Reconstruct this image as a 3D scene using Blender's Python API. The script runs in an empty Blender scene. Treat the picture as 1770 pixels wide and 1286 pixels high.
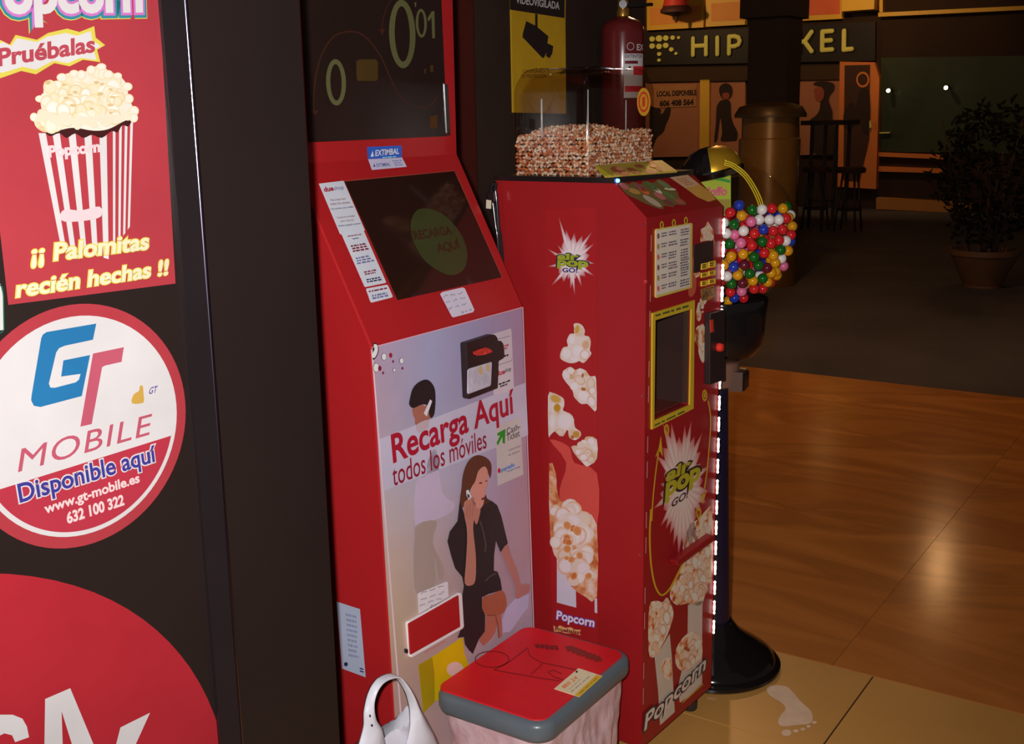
import bpy, bmesh, math, random
from mathutils import Vector, Matrix, noise

# ------------------------------------------------------------------ camera, world, lights, exposure
scene = bpy.context.scene
C = scene.collection
FPX = 1961.2                       # focal length in pixels of the 1770 px wide frame
PITCH, ROLL, YAW = math.radians(12.735), math.radians(-0.947), math.radians(33.95)
EYE = Vector((0.0, 0.0, 1.5))
_d = Vector((math.cos(PITCH) * math.cos(YAW), math.cos(PITCH) * math.sin(YAW), -math.sin(PITCH)))
_r0 = Vector((math.sin(YAW), -math.cos(YAW), 0))
_u0 = _r0.cross(_d)
_r = _r0 * math.cos(ROLL) + _u0 * math.sin(ROLL)
_u = -_r0 * math.sin(ROLL) + _u0 * math.cos(ROLL)
cam_data = bpy.data.cameras.new('camera')
cam_data.sensor_fit = 'HORIZONTAL'
cam_data.sensor_width = 36.0
cam_data.lens = FPX / 1770.0 * 36.0
cam_data.clip_start = 0.02
cam = bpy.data.objects.new('camera', cam_data)
C.objects.link(cam)
cam.matrix_world = Matrix(((_r.x, _u.x, -_d.x, EYE.x), (_r.y, _u.y, -_d.y, EYE.y), (_r.z, _u.z, -_d.z, EYE.z), (0, 0, 0, 1)))
scene.camera = cam

world = bpy.data.worlds.new('world')
scene.world = world
world.use_nodes = True
_bg = world.node_tree.nodes['Background']
_bg.inputs['Color'].default_value = (0.95, 0.80, 0.70, 1)
_bg.inputs['Strength'].default_value = 0.055

def lamp(name, kind, loc, power, color, size=0.05, aim=None, **kw):
    L = bpy.data.lights.new(name, kind)
    L.energy = power
    L.color = color
    if kind in ('POINT', 'SPOT'):
        L.shadow_soft_size = size
    if kind == 'AREA':
        L.shape = 'DISK'
        L.size = size
    for k, v in kw.items():
        setattr(L, k, v)
    o = bpy.data.objects.new(name, L)
    o.location = loc
    if aim is not None:
        o.rotation_euler = (Vector(aim) - Vector(loc)).to_track_quat('-Z', 'Y').to_euler()
    C.objects.link(o)
    return o

# the photographer's flash, a hand's breadth above and left of the lens
FLASH = EYE + _u * 0.045 - _r * 0.05
lamp('camera_flash', 'SPOT', FLASH, 180, (1.0, 0.95, 0.93), 0.018, aim=FLASH + _d * 2 - _r * 0.10 - _u * 0.02,
     spot_size=math.radians(92), spot_blend=1.0)

scene.view_settings.view_transform = 'Standard'
scene.view_settings.look = 'None'
scene.view_settings.exposure = 0.0
scene.view_settings.gamma = 1.0
scene.view_settings.use_curve_mapping = False

# ------------------------------------------------------------------ helpers
def lin(c):
    c = c / 255.0
    return c / 12.92 if c <= 0.04045 else ((c + 0.055) / 1.055) ** 2.4

def L3(rgb, k=1.0):
    return tuple(min(0.93, lin(v) / k) for v in rgb)

_mats = {}
def mat(name, rgb, k=1.0, rough=0.5, metal=0.0, spec=0.5, emit=0.0, var=0.06, scale=9.0, coat=0.0, bump=0.0, bump_scale=60.0):
    key = (name, rgb, k, rough, metal, spec, emit, var, scale, coat, bump)
    if key in _mats:
        return _mats[key]
    m = bpy.data.materials.new(name)
    m.use_nodes = True
    nt = m.node_tree
    b = nt.nodes['Principled BSDF']
    c = L3(rgb, k)
    tc = nt.nodes.new('ShaderNodeTexCoord')
    nz = nt.nodes.new('ShaderNodeTexNoise')
    nz.inputs['Scale'].default_value = scale
    nz.inputs['Detail'].default_value = 4
    nt.links.new(tc.outputs['Object'], nz.inputs['Vector'])
    rp = nt.nodes.new('ShaderNodeValToRGB')
    rp.color_ramp.elements[0].position = 0.3
    rp.color_ramp.elements[1].position = 0.7
    rp.color_ramp.elements[0].color = tuple(v * (1 - var) for v in c) + (1,)
    rp.color_ramp.elements[1].color = tuple(min(1, v * (1 + var)) for v in c) + (1,)
    nt.links.new(nz.outputs['Fac'], rp.inputs['Fac'])
    nt.links.new(rp.outputs['Color'], b.inputs['Base Color'])
    b.inputs['Roughness'].default_value = rough
    b.inputs['Metallic'].default_value = metal
    b.inputs['Specular IOR Level'].default_value = spec
    if coat:
        b.inputs['Coat Weight'].default_value = coat
        b.inputs['Coat Roughness'].default_value = 0.08
    if emit:
        nt.links.new(rp.outputs['Color'], b.inputs['Emission Color'])
        b.inputs['Emission Strength'].default_value = emit
    if bump:
        n2 = nt.nodes.new('ShaderNodeTexNoise')
        n2.inputs['Scale'].default_value = bump_scale
        n2.inputs['Detail'].default_value = 5
        nt.links.new(tc.outputs['Object'], n2.inputs['Vector'])
        bp = nt.nodes.new('ShaderNodeBump')
        bp.inputs['Strength'].default_value = bump
        bp.inputs['Distance'].default_value = 0.01
        nt.links.new(n2.outputs['Fac'], bp.inputs['Height'])
        nt.links.new(bp.outputs['Normal'], b.inputs['Normal'])
    _mats[key] = m
    return m

def ramp_mat(name, stops, k=1.0, scale=40.0, detail=5.0, rough=0.5, spec=0.4, stretch=(1, 1, 1), distort=0.0, coat=0.0, kind='noise'):
    """A procedural colour pattern: noise through a ramp of (position, sRGB) stops."""
    m = bpy.data.materials.new(name)
    m.use_nodes = True
    nt = m.node_tree
    b = nt.nodes['Principled BSDF']
    tc = nt.nodes.new('ShaderNodeTexCoord')
    mp = nt.nodes.new('ShaderNodeMapping')
    mp.inputs['Scale'].default_value = stretch
    nt.links.new(tc.outputs['Object'], mp.inputs['Vector'])
    nz = nt.nodes.new('ShaderNodeTexNoise')
    nz.inputs['Scale'].default_value = scale
    nz.inputs['Detail'].default_value = detail
    nz.inputs['Distortion'].default_value = distort
    nt.links.new(mp.outputs['Vector'], nz.inputs['Vector'])
    rp = nt.nodes.new('ShaderNodeValToRGB')
    els = rp.color_ramp.elements
    while len(els) < len(stops):
        els.new(0.5)
    for e, (p, c) in zip(els, stops):
        e.position = p
        e.color = L3(c, k) + (1,)
    nt.links.new(nz.outputs['Fac'], rp.inputs['Fac'])
    nt.links.new(rp.outputs['Color'], b.inputs['Base Color'])
    b.inputs['Roughness'].default_value = rough
    b.inputs['Specular IOR Level'].default_value = spec
    if coat:
        b.inputs['Coat Weight'].default_value = coat
        b.inputs['Coat Roughness'].default_value = 0.1
    return m

def vcol_mat(name, rough=0.5, spec=0.3, emit=0.0):
    """Printed colour stored per vertex in the attribute 'ink' with a little grain."""
    key = ('vcol', name)
    if key in _mats:
        return _mats[key]
    m = bpy.data.materials.new(name)
    m.use_nodes = True
    nt = m.node_tree
    b = nt.nodes['Principled BSDF']
    at = nt.nodes.new('ShaderNodeAttribute')
    at.attribute_name = 'ink'
    tc = nt.nodes.new('ShaderNodeTexCoord')
    nz = nt.nodes.new('ShaderNodeTexNoise')
    nz.inputs['Scale'].default_value = 14
    nt.links.new(tc.outputs['Object'], nz.inputs['Vector'])
    mr = nt.nodes.new('ShaderNodeMapRange')
    mr.inputs['To Min'].default_value = 0.93
    mr.inputs['To Max'].default_value = 1.07
    nt.links.new(nz.outputs['Fac'], mr.inputs['Value'])
    mx = nt.nodes.new('ShaderNodeVectorMath')
    mx.operation = 'SCALE'
    nt.links.new(at.outputs['Color'], mx.inputs[0])
    nt.links.new(mr.outputs['Result'], mx.inputs['Scale'])
    nt.links.new(mx.outputs['Vector'], b.inputs['Base Color'])
    b.inputs['Roughness'].default_value = rough
    b.inputs['Specular IOR Level'].default_value = spec
    _mats[key] = m
    return m

def clear_mat(name, tint=(1, 1, 1), ior=1.45, rough=0.02, gain=1.0):
    """Thin clear plastic: transparent with a Fresnel reflection."""
    m = bpy.data.materials.new(name)
    m.use_nodes = True
    nt = m.node_tree
    for n in list(nt.nodes):
        nt.nodes.remove(n)
    out = nt.nodes.new('ShaderNodeOutputMaterial')
    tr = nt.nodes.new('ShaderNodeBsdfTransparent')
    tr.inputs['Color'].default_value = tint + (1,)
    gl = nt.nodes.new('ShaderNodeBsdfGlossy')
    gl.inputs['Roughness'].default_value = rough
    lw = nt.nodes.new('ShaderNodeLayerWeight')
    lw.inputs['Blend'].default_value = 0.5
    pw = nt.nodes.new('ShaderNodeMath')
    pw.operation = 'POWER'
    pw.inputs[1].default_value = 5.0
    nt.links.new(lw.outputs['Facing'], pw.inputs[0])
    f0 = ((ior - 1) / (ior + 1)) ** 2
    mu = nt.nodes.new('ShaderNodeMath')
    mu.operation = 'MULTIPLY_ADD'
    mu.inputs[1].default_value = (1 - f0) * gain
    mu.inputs[2].default_value = f0
    nt.links.new(pw.outputs['Value'], mu.inputs[0])
    mx = nt.nodes.new('ShaderNodeMixShader')
    nt.links.new(mu.outputs['Value'], mx.inputs['Fac'])
    nt.links.new(tr.outputs['BSDF'], mx.inputs[1])
    nt.links.new(gl.outputs['BSDF'], mx.inputs[2])
    nt.links.new(mx.outputs['Shader'], out.inputs['Surface'])
    return m

def tag(o, label=None, cat=None, group=None, kind=None):
    for k, v in (('label', label), ('category', cat), ('group', group), ('kind', kind)):
        if v:
            o[k] = v
    return o

def thing(name, loc, label, cat, group=None):
    o = bpy.data.objects.new(name, None)
    o.location = loc
    o.empty_display_size = 0.05
    C.objects.link(o)
    return tag(o, label, cat, group)

def adopt(o, parent):
    if parent is not None:
        o.parent = parent
        if parent.type == 'EMPTY':
            o.matrix_parent_inverse = Matrix.Translation(-Vector(parent.location))
    return o

def link(name, me, m, parent=None, smooth=False, label=None):
    o = bpy.data.objects.new(name, me)
    if m is not None:
        me.materials.clear()
        me.materials.append(m)
    if smooth:
        for p in me.polygons:
            p.use_smooth = True
    C.objects.link(o)
    adopt(o, parent)
    if label:
        o['label'] = label
    return o

def mesh(name, verts, faces, m, parent=None, smooth=False, label=None):
    me = bpy.data.meshes.new(name)
    me.from_pydata([tuple(v) for v in verts], [], faces)
    me.update()
    return link(name, me, m, parent, smooth, label)

def from_bm(name, bm, m, parent=None, smooth=False, label=None, recalc=True):
    if recalc:
        bmesh.ops.recalc_face_normals(bm, faces=bm.faces[:])
    me = bpy.data.meshes.new(name)
    bm.to_mesh(me)
    bm.free()
    return link(name, me, m, parent, smooth, label)

def bevel_all(bm, w, seg=2, angle=0.5):
    es = [e for e in bm.edges if len(e.link_faces) == 2 and e.calc_face_angle(0) > angle]
    if es and w > 0:
        bmesh.ops.bevel(bm, geom=es, offset=w, segments=seg, affect='EDGES', profile=0.5, clamp_overlap=True)

def add_box(bm, x0, x1, y0, y1, z0, z1, M=None):
    vs = [Vector((x, y, z)) for z in (z0, z1) for y in (y0, y1) for x in (x0, x1)]
    if M is not None:
        vs = [M @ v for v in vs]
    v = [bm.verts.new(p) for p in vs]
    for f in ((0, 2, 3, 1), (4, 5, 7, 6), (0, 1, 5, 4), (2, 6, 7, 3), (0, 4, 6, 2), (1, 3, 7, 5)):
        bm.faces.new([v[i] for i in f])

def box(name, x0, x1, y0, y1, z0, z1, m, parent=None, M=None, bev=0.0, label=None, seg=2):
    bm = bmesh.new()
    add_box(bm, x0, x1, y0, y1, z0, z1, M)
    bevel_all(bm, bev, seg)
    return from_bm(name, bm, m, parent, False, label)

def prism(name, pts0, vec, m, parent=None, bev=0.0, label=None, smooth=False):
    """Polygon pts0 (world points) pulled along vec into a closed solid."""
    bm = bmesh.new()
    a = [bm.verts.new(p) for p in pts0]
    b = [bm.verts.new(Vector(p) + vec) for p in pts0]
    n = len(a)
    bm.faces.new(a)
    bm.faces.new(b[::-1])
    for i in range(n):
        bm.faces.new((a[i], b[i], b[(i + 1) % n], a[(i + 1) % n]))
    bmesh.ops.recalc_face_normals(bm, faces=bm.faces[:])
    bevel_all(bm, bev, 2, 0.6)
    return from_bm(name, bm, m, parent, smooth, label)

def lathe(name, base, prof, m, parent=None, seg=40, smooth=True, label=None, axis=None, up=(0, 0, 1)):
    """Profile [(radius, height)] turned about the axis through base."""
    bm = bmesh.new()
    q = Vector(up).to_track_quat('Z', 'Y')
    rings = []
    for r, z in prof:
        if r < 1e-6:
            rings.append([bm.verts.new(Vector(base) + q @ Vector((0, 0, z)))])
        else:
            rings.append([bm.verts.new(Vector(base) + q @ Vector((r * math.cos(t), r * math.sin(t), z))) for t in (2 * math.pi * i / seg for i in range(seg))])
    for a, b in zip(rings, rings[1:]):
        if len(a) == 1 and len(b) == 1:
            continue
        for i in range(seg):
            j = (i + 1) % seg
            if len(a) == 1:
                bm.faces.new((a[0], b[i], b[j]))
            elif len(b) == 1:
                bm.faces.new((a[i], a[j], b[0]))
            else:
                bm.faces.new((a[i], a[j], b[j], b[i]))
    o = from_bm(name, bm, m, parent, False, label)
    if smooth:
        for p in o.data.polygons:
            p.use_smooth = True
        try:
            o.data.set_sharp_from_angle(angle=math.radians(38))
        except Exception:
            pass
    return o

def catmull(pts, n=6, closed=True):
    out = []
    N = len(pts)
    rng = range(N) if closed else range(N - 1)
    for i in rng:
        if closed:
            p0, p1, p2, p3 = pts[i - 1], pts[i], pts[(i + 1) % N], pts[(i + 2) % N]
        else:
            p0, p1, p2, p3 = pts[max(i - 1, 0)], pts[i], pts[i + 1], pts[min(i + 2, N - 1)]
        for j in range(n):
            t = j / n
            out.append(tuple(0.5 * (2 * b + (c - a) * t + (2 * a - 5 * b + 4 * c - d) * t * t + (3 * b - a - 3 * c + d) * t ** 3) for a, b, c, d in zip(p0, p1, p2, p3)))
    if not closed:
        out.append(tuple(pts[-1]))
    return out

def tube(name, pts, r, m, parent=None, seg=8, label=None, taper=None):
    bm = bmesh.new()
    pts = [Vector(p) for p in pts]
    rings = []
    for i, p in enumerate(pts):
        t = (pts[min(i + 1, len(pts) - 1)] - pts[max(i - 1, 0)]).normalized()
        a = t.orthogonal().normalized() if i == 0 else (rings_dir - t * rings_dir.dot(t)).normalized()
        rings_dir = a
        b = t.cross(a)
        rr = r if taper is None else r * taper(i / (len(pts) - 1))
        rings.append([bm.verts.new(p + (a * math.cos(s) + b * math.sin(s)) * rr) for s in (2 * math.pi * k / seg for k in range(seg))])
    for A, B in zip(rings, rings[1:]):
        for i in range(seg):
            bm.faces.new((A[i], A[(i + 1) % seg], B[(i + 1) % seg], B[i]))
    bm.faces.new(rings[0][::-1])
    bm.faces.new(rings[-1])
    return from_bm(name, bm, m, parent, True, label)

# surfaces of the place: each is a real plane (point on it, outward normal); drawings measured
# on the photograph are laid onto these planes
class Plane:
    def __init__(self, p, n):
        self.p, self.n = Vector(p), Vector(n).normalized()
        if self.n.dot(EYE - self.p) < 0:
            self.n = -self.n
    def at(self, x, y, lift=0.0):
        v = _d + _r * ((x - 885) / FPX) - _u * ((y - 643) / FPX)
        p = self.p + self.n * lift
        return EYE + v * ((p - EYE).dot(self.n) / v.dot(self.n))

LIFT = 0.0005
def crop(ox, oy, s, pts):
    return [(ox + x / s, oy + y / s) for x, y in pts]

def decal(name, pl, pts, m, parent, layer=1, curve=0, label=None):
    """Flat print: an outline given in picture pixels, lying on plane pl."""
    if curve:
        pts = catmull(pts, curve)
    v = [pl.at(x, y) + pl.n * (LIFT * layer) for x, y in pts]
    bm = bmesh.new()
    f = bm.faces.new([bm.verts.new(p) for p in v])
    f.normal_update()
    if f.normal.dot(pl.n) < 0:
        f.normal_flip()
    bmesh.ops.triangulate(bm, faces=[f])
    return from_bm(name, bm, m, parent, False, label, recalc=False)

def decals(name, pl, polys, m, parent, layer=1, curve=0, label=None):
    bm = bmesh.new()
    for pts in polys:
        if curve:
            pts = catmull(pts, curve)
        f = bm.faces.new([bm.verts.new(pl.at(x, y) + pl.n * (LIFT * layer)) for x, y in pts])
        f.normal_update()
        if f.normal.dot(pl.n) < 0:
            f.normal_flip()
    bmesh.ops.triangulate(bm, faces=bm.faces[:])
    return from_bm(name, bm, m, parent, False, label, recalc=False)

def pieces(name, pl, polys, m, parent, layer=1, curve=0):
    for k, q in enumerate(polys):
        decal(name, pl, q, m, parent, layer + 0.12 * (k % 8), curve)

def slab(name, pl, pts, depth, m, parent, bev=0.0, curve=0, back=0.0, label=None):
    """A raised piece whose outline (pixels) stands on plane pl and rises by depth."""
    if curve:
        pts = catmull(pts, curve)
    v = [pl.at(x, y) - pl.n * back for x, y in pts]
    return prism(name, v, pl.n * (depth + back), m, parent, bev, label)

def ell(cx, cy, rx, ry, n=24, tilt=0.0):
    ct, st = math.cos(tilt), math.sin(tilt)
    return [(cx + rx * math.cos(t) * ct - ry * math.sin(t) * st, cy + rx * math.cos(t) * st + ry * math.sin(t) * ct) for t in (2 * math.pi * i / n for i in range(n))]

def circ(c, a, b, r, n=48):
    """World circle round c in the plane spanned by unit vectors a, b."""
    return [c + a * (r * math.cos(t)) + b * (r * math.sin(t)) for t in (2 * math.pi * i / n for i in range(n))]

def flat(name, verts, n, m, parent, lift=0.0, label=None):
    bm = bmesh.new()
    f = bm.faces.new([bm.verts.new(Vector(v) + n * lift) for v in verts])
    f.normal_update()
    if f.normal.dot(n) < 0:
        f.normal_flip()
    bmesh.ops.triangulate(bm, faces=[f])
    return from_bm(name, bm, m, parent, False, label, recalc=False)

def ring_decal(name, pl, outer, inner, m, parent, layer=1, label=None):
    n = len(outer)
    v = [pl.at(x, y) + pl.n * (LIFT * layer) for x, y in list(outer) + list(inner)]
    return mesh(name, v, [(i, (i + 1) % n, n + (i + 1) % n, n + i) for i in range(n)], m, parent, False, label)

def ribbon(name, pl, lines, w, m, parent, layer=1, label=None):
    """Drawn strokes: polylines in pixels, w pixels wide."""
    bm = bmesh.new()
    for pts in lines:
        L = []
        for i, (x, y) in enumerate(pts):
            x0, y0 = pts[max(i - 1, 0)]
            x1, y1 = pts[min(i + 1, len(pts) - 1)]
            dx, dy = x1 - x0, y1 - y0
            q = math.hypot(dx, dy) or 1
            ww = w[i] if isinstance(w, (list, tuple)) else w
            L.append(((x - dy / q * ww / 2, y + dx / q * ww / 2), (x + dy / q * ww / 2, y - dx / q * ww / 2)))
        V = [(bm.verts.new(pl.at(*a) + pl.n * LIFT * layer), bm.verts.new(pl.at(*b) + pl.n * LIFT * layer)) for a, b in L]
        for A, B in zip(V, V[1:]):
            f = bm.faces.new((A[0], B[0], B[1], A[1]))
            f.normal_update()
            if f.normal.dot(pl.n) < 0:
                f.normal_flip()
    return from_bm(name, bm, m, parent, False, label, recalc=False)

def _glyphs(s, offset=0.0, space=1.0, res=4):
    cu = bpy.data.curves.new('t', 'FONT')
    cu.body = s
    cu.offset = offset
    cu.space_character = space
    cu.resolution_u = res
    ob = bpy.data.objects.new('t', cu)
    me = ob.to_mesh()
    v = [tuple(p.co[:2]) for p in me.vertices]
    f = [tuple(p.vertices) for p in me.polygons]
    ob.to_mesh_clear()
    bpy.data.objects.remove(ob)
    bpy.data.curves.remove(cu)
    return v, f

def text(s, mapf, m, parent, bold=0.0, outline=0.0, space=1.0, name='lettering', depth=None, res=4):
    """Lettering: the ink box of s is laid onto mapf(u, v), u and v from 0 to 1."""
    base, _ = _glyphs(s, bold, space, res)
    x0, x1 = min(p[0] for p in base), max(p[0] for p in base)
    y0, y1 = min(p[1] for p in base), max(p[1] for p in base)
    v, f = _glyphs(s, bold + outline, space, res)
    vv = [mapf((x - x0) / (x1 - x0), (y - y0) / (y1 - y0)) for x, y in v]
    if depth is None:
        return mesh(name, vv, f, m, parent)
    bm = bmesh.new()
    bv = [bm.verts.new(p) for p in vv]
    for q in f:
        try:
            bm.faces.new([bv[i] for i in q])
        except ValueError:
            pass
    g = bmesh.ops.extrude_face_region(bm, geom=bm.faces[:])
    bmesh.ops.translate(bm, verts=[e for e in g['geom'] if isinstance(e, bmesh.types.BMVert)], vec=depth)
    return from_bm(name, bm, m, parent)

def ptext(s, pl, bl, br, tl, m, parent, layer=2, **kw):
    """Lettering on plane pl whose ink box has these three corners in pixels."""
    o = pl.at(*bl)
    ex, ey = pl.at(*br) - o, pl.at(*tl) - o
    off = pl.n * (LIFT * layer)
    return text(s, lambda u, v: o + ex * u + ey * v + off, m, parent, **kw)

def bars(name, pl, quad, rows, m, parent, layer=2, seed=0, fill=0.9, words=True, h=0.5):
    """Print too small to read: rows of little word-length dashes inside the pixel quad tl, tr, br, bl."""
    rnd = random.Random(seed)
    tl, tr, br, bl = [Vector(q) for q in quad]
    bm = bmesh.new()
    def P(u, v):
        q = (tl * (1 - u) + tr * u) * (1 - v) + (bl * (1 - u) + br * u) * v
        return pl.at(q.x, q.y) + pl.n * LIFT * layer
    for i in range(rows):
        v0 = (i + 0.5 - h / 2) / rows
        v1 = (i + 0.5 + h / 2) / rows
        u = rnd.uniform(0, 0.08)
        end = rnd.uniform(fill - 0.2, fill)
        while u < end:
            w = rnd.uniform(0.08, 0.26) if words else end
            u2 = min(end, u + w)
            f = bm.faces.new([bm.verts.new(P(*q)) for q in ((u, v1), (u2, v1), (u2, v0), (u, v0))])
            f.normal_update()
            if f.normal.dot(pl.n) < 0:
                f.normal_flip()
            u = u2 + rnd.uniform(0.03, 0.06)
    return from_bm(name, bm, m, parent, recalc=False)

def set_ink(o, cols):
    a = o.data.color_attributes.new('ink', 'FLOAT_COLOR', 'POINT')
    for i, c in enumerate(cols):
        a.data[i].color = (c[0], c[1], c[2], 1)

def grid_print(name, pl, quad, table, k, m, parent, layer=1, sub=5, label=None):
    """A printed colour field: table rows of sRGB colours spread over the quad (tl, tr, br, bl: world points)."""
    R, Cn = len(table) - 1, len(table[0]) - 1
    tl, tr, br, bl = quad
    nu, nv = Cn * sub, R * sub
    V, col = [], []
    for j in range(nv + 1):
        for i in range(nu + 1):
            u, v = i / nu, j / nv
            V.append((tl * (1 - u) + tr * u) * (1 - v) + (bl * (1 - u) + br * u) * v + pl.n * LIFT * layer)
            a, b = min(int(v * R), R - 1), min(int(u * Cn), Cn - 1)
            fv, fu = v * R - a, u * Cn - b
            c = [0, 0, 0]
            for (aa, bb, w) in ((a, b, (1 - fv) * (1 - fu)), (a, b + 1, (1 - fv) * fu), (a + 1, b, fv * (1 - fu)), (a + 1, b + 1, fv * fu)):
                L = L3(table[aa][bb], k)
                c = [q + w * l for q, l in zip(c, L)]
            col.append(c)
    F = [(j * (nu + 1) + i, j * (nu + 1) + i + 1, (j + 1) * (nu + 1) + i + 1, (j + 1) * (nu + 1) + i) for j in range(nv) for i in range(nu)]
    o = mesh(name, V, F, m, parent, False, label)
    set_ink(o, col)
    return o

def burst(name, pl, c, tips, core, rim, ccol, tcol, k, m, parent, layer=1, label=None):
    """A printed star of light: pale core fading along its spikes into the ground colour."""
    n = len(tips)
    V = [pl.at(*c)]
    col = [L3(ccol, k)]
    mid = [tuple((a + b) / 2 for a, b in zip(L3(ccol, k), L3(tcol, k)))]
    for i, t in enumerate(tips):
        t2 = tips[(i + 1) % n]
        for (q, rad, cc) in ((t, core, L3(ccol, k)), (t, 1.0, L3(tcol, k))):
            V.append(pl.at(c[0] + (q[0] - c[0]) * rad, c[1] + (q[1] - c[1]) * rad))
            col.append(cc)
        q = ((t[0] + t2[0]) / 2, (t[1] + t2[1]) / 2)
        V.append(pl.at(c[0] + (q[0] - c[0]) * rim, c[1] + (q[1] - c[1]) * rim))
        col.append(mid[0])
    F = []
    for i in range(n):
        a, b, v = 1 + 3 * i, 2 + 3 * i, 3 + 3 * i
        a2, b2 = 1 + 3 * ((i + 1) % n), 2 + 3 * ((i + 1) % n)
        F += [(0, a, v), (0, v, a2), (a, b, v), (v, b2, a2)]
    V = [p + pl.n * LIFT * layer for p in V]
    o = mesh(name, V, F, m, parent, False, label)
    set_ink(o, col)
    return o

def shade_discs(name, pl, discs, k, parent, layer=1, n=14, label=None):
    """Printed soft shapes: ellipses (cx, cy, rx, ry, tilt, middle colour, rim colour) in pixels."""
    V, F, col = [], [], []
    for q, (cx, cy, rx, ry, tl, ca, cb) in enumerate(discs):
        n0 = len(V)
        lift = pl.n * (LIFT * (layer + 0.04 * q))
        V.append(pl.at(cx, cy) + lift)
        col.append(L3(ca, k))
        for s_, c_ in ((0.62, ca), (1.0, cb)):
            for x, y in ell(cx, cy, rx * s_, ry * s_, n, tl):
                V.append(pl.at(x, y) + lift)
                col.append(L3(c_, k))
        for i in range(n):
            j = (i + 1) % n
            F += [(n0, n0 + 1 + i, n0 + 1 + j), (n0 + 1 + i, n0 + 1 + n + i, n0 + 1 + n + j, n0 + 1 + j)]
    o = mesh(name, V, F, VINK, parent, False, label)
    set_ink(o, col)
    if len(discs) > 1:
        o['kind'] = 'stuff'
    return o

def inside(p, poly):
    r = False
    for (x1, y1), (x2, y2) in zip(poly, poly[1:] + poly[:1]):
        if (y1 > p[1]) != (y2 > p[1]) and p[0] < (x2 - x1) * (p[1] - y1) / (y2 - y1) + x1:
            r = not r
    return r

def lobes(name, pl, poly, n, r0, r1, seed, k, pale, rim, parent, layer=1, asp=1.0):
    rnd_ = random.Random(seed)
    xs, ys = [p[0] for p in poly], [p[1] for p in poly]
    out, tries = [], 0
    while len(out) < n and tries < 4000:
        tries += 1
        p = (rnd_.uniform(min(xs), max(xs)), rnd_.uniform(min(ys), max(ys)))
        if not inside(p, poly):
            continue
        r = rnd_.uniform(r0, r1)
        if p[0] - r * asp < min(xs) - 1.5 or p[0] + r * asp > max(xs) + 1.5:
            continue
        out.append((p[0], p[1], r * asp, r * rnd_.uniform(0.8, 1.25), rnd_.uniform(-0.6, 0.6), rnd_.choice(pale), rnd_.choice(rim)))
    out.sort(key=lambda q: q[1])
    return shade_discs(name, pl, out, k, parent, layer)

def rrect(x0, x1, y0, y1, r, n=5):
    out = []
    for cx, cy, a in ((x1 - r, y1 - r, 0), (x0 + r, y1 - r, 90), (x0 + r, y0 + r, 180), (x1 - r, y0 + r, 270)):
        for i in range(n + 1):
            t = math.radians(a + 90 * i / n)
            out.append((cx + r * math.cos(t), cy + r * math.sin(t)))
    return out

# brightness of the flash on each surface (used to turn a colour seen in the photograph into paint)
K_STICK, K_FRONT, K_SLOPE, K_UP, K_SIDE, K_PSIDE, K_PFRONT, K_LID, K_FLOOR = 1.45, 0.62, 0.70, 0.62, 0.85, 0.85, 0.42, 0.48, 0.34
VINK = vcol_mat('printed_colour')
# ------------------------------------------------------------------ the setting
def struct(o, label, cat):
    return tag(o, label, cat, None, 'structure')

GROUT = mat('grout', (44, 28, 15), 0.5, 0.9)
floor = struct(box('floor', -1.5, 26, -7, 17, -0.12, -0.003, GROUT), 'tiled mall floor, pale tiles in front of brown marble and a dark far zone', 'floor')
TILE = mat('beige_tile', (135, 99, 50), K_FLOOR, 0.34, spec=0.4, var=0.10, scale=2.2, bump=0.02)
MARBLE = ramp_mat('brown_marble', [(0.28, (116, 68, 30)), (0.40, (136, 84, 38)), (0.47, (122, 74, 33)), (0.56, (144, 91, 42)), (0.72, (126, 78, 33))], 0.34, 1.5, 7, 0.17, 0.5, (1.25, 0.5, 1), 1.1)
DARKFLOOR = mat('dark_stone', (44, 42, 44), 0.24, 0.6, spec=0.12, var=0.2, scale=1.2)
def tiles(name, xs, ys, m, gap):
    cache = {}
    for x0, x1 in xs:
        for y0, y1 in ys:
            key = (round(x1 - x0, 4), round(y1 - y0, 4))
            if key not in cache:
                bm = bmesh.new()
                add_box(bm, gap / 2, key[0] - gap / 2, gap / 2, key[1] - gap / 2, -0.010, 0.0)
                bmesh.ops.recalc_face_normals(bm, faces=bm.faces[:])
                me = bpy.data.meshes.new(name)
                bm.to_mesh(me)
                bm.free()
                me.materials.append(m)
                cache[key] = me
            o = bpy.data.objects.new(name, cache[key])
            o.location = (x0, y0, 0)
            C.objects.link(o)
            o.parent = floor
T = 0.45
tiles('floor_tile', [(2.88 - T * (i + 1), 2.88 - T * i) for i in range(6)], [(0.772 + T * j, 0.772 + T * (j + 1)) for j in range(-5, 5)], TILE, 0.0045)
tiles('marble_slab', [(2.88 + 1.15 * i, 2.88 + 1.15 * (i + 1)) for i in range(3)], [(0.886 + 2.4 * j, 0.886 + 2.4 * (j + 1)) for j in range(-2, 4)], MARBLE, 0.0015)
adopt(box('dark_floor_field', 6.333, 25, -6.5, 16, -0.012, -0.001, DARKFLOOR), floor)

BLACKWALL = mat('black_wall_paint', (34, 25, 21), 0.27, 0.7, spec=0.15, var=0.15, scale=3)
wall_back = struct(box('wall_back', -1.0, 4.09, 2.11, 2.4, 0, 3.2, BLACKWALL), 'black partition wall behind the machines', 'wall')
BORDO = mat('dark_red_panel', (56, 20, 15), 0.36, 0.6, spec=0.2)
adopt(box('pilaster', 2.79, 2.885, 2.06, 2.109, 0, 3.2, BORDO, bev=0.004), wall_back)

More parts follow.
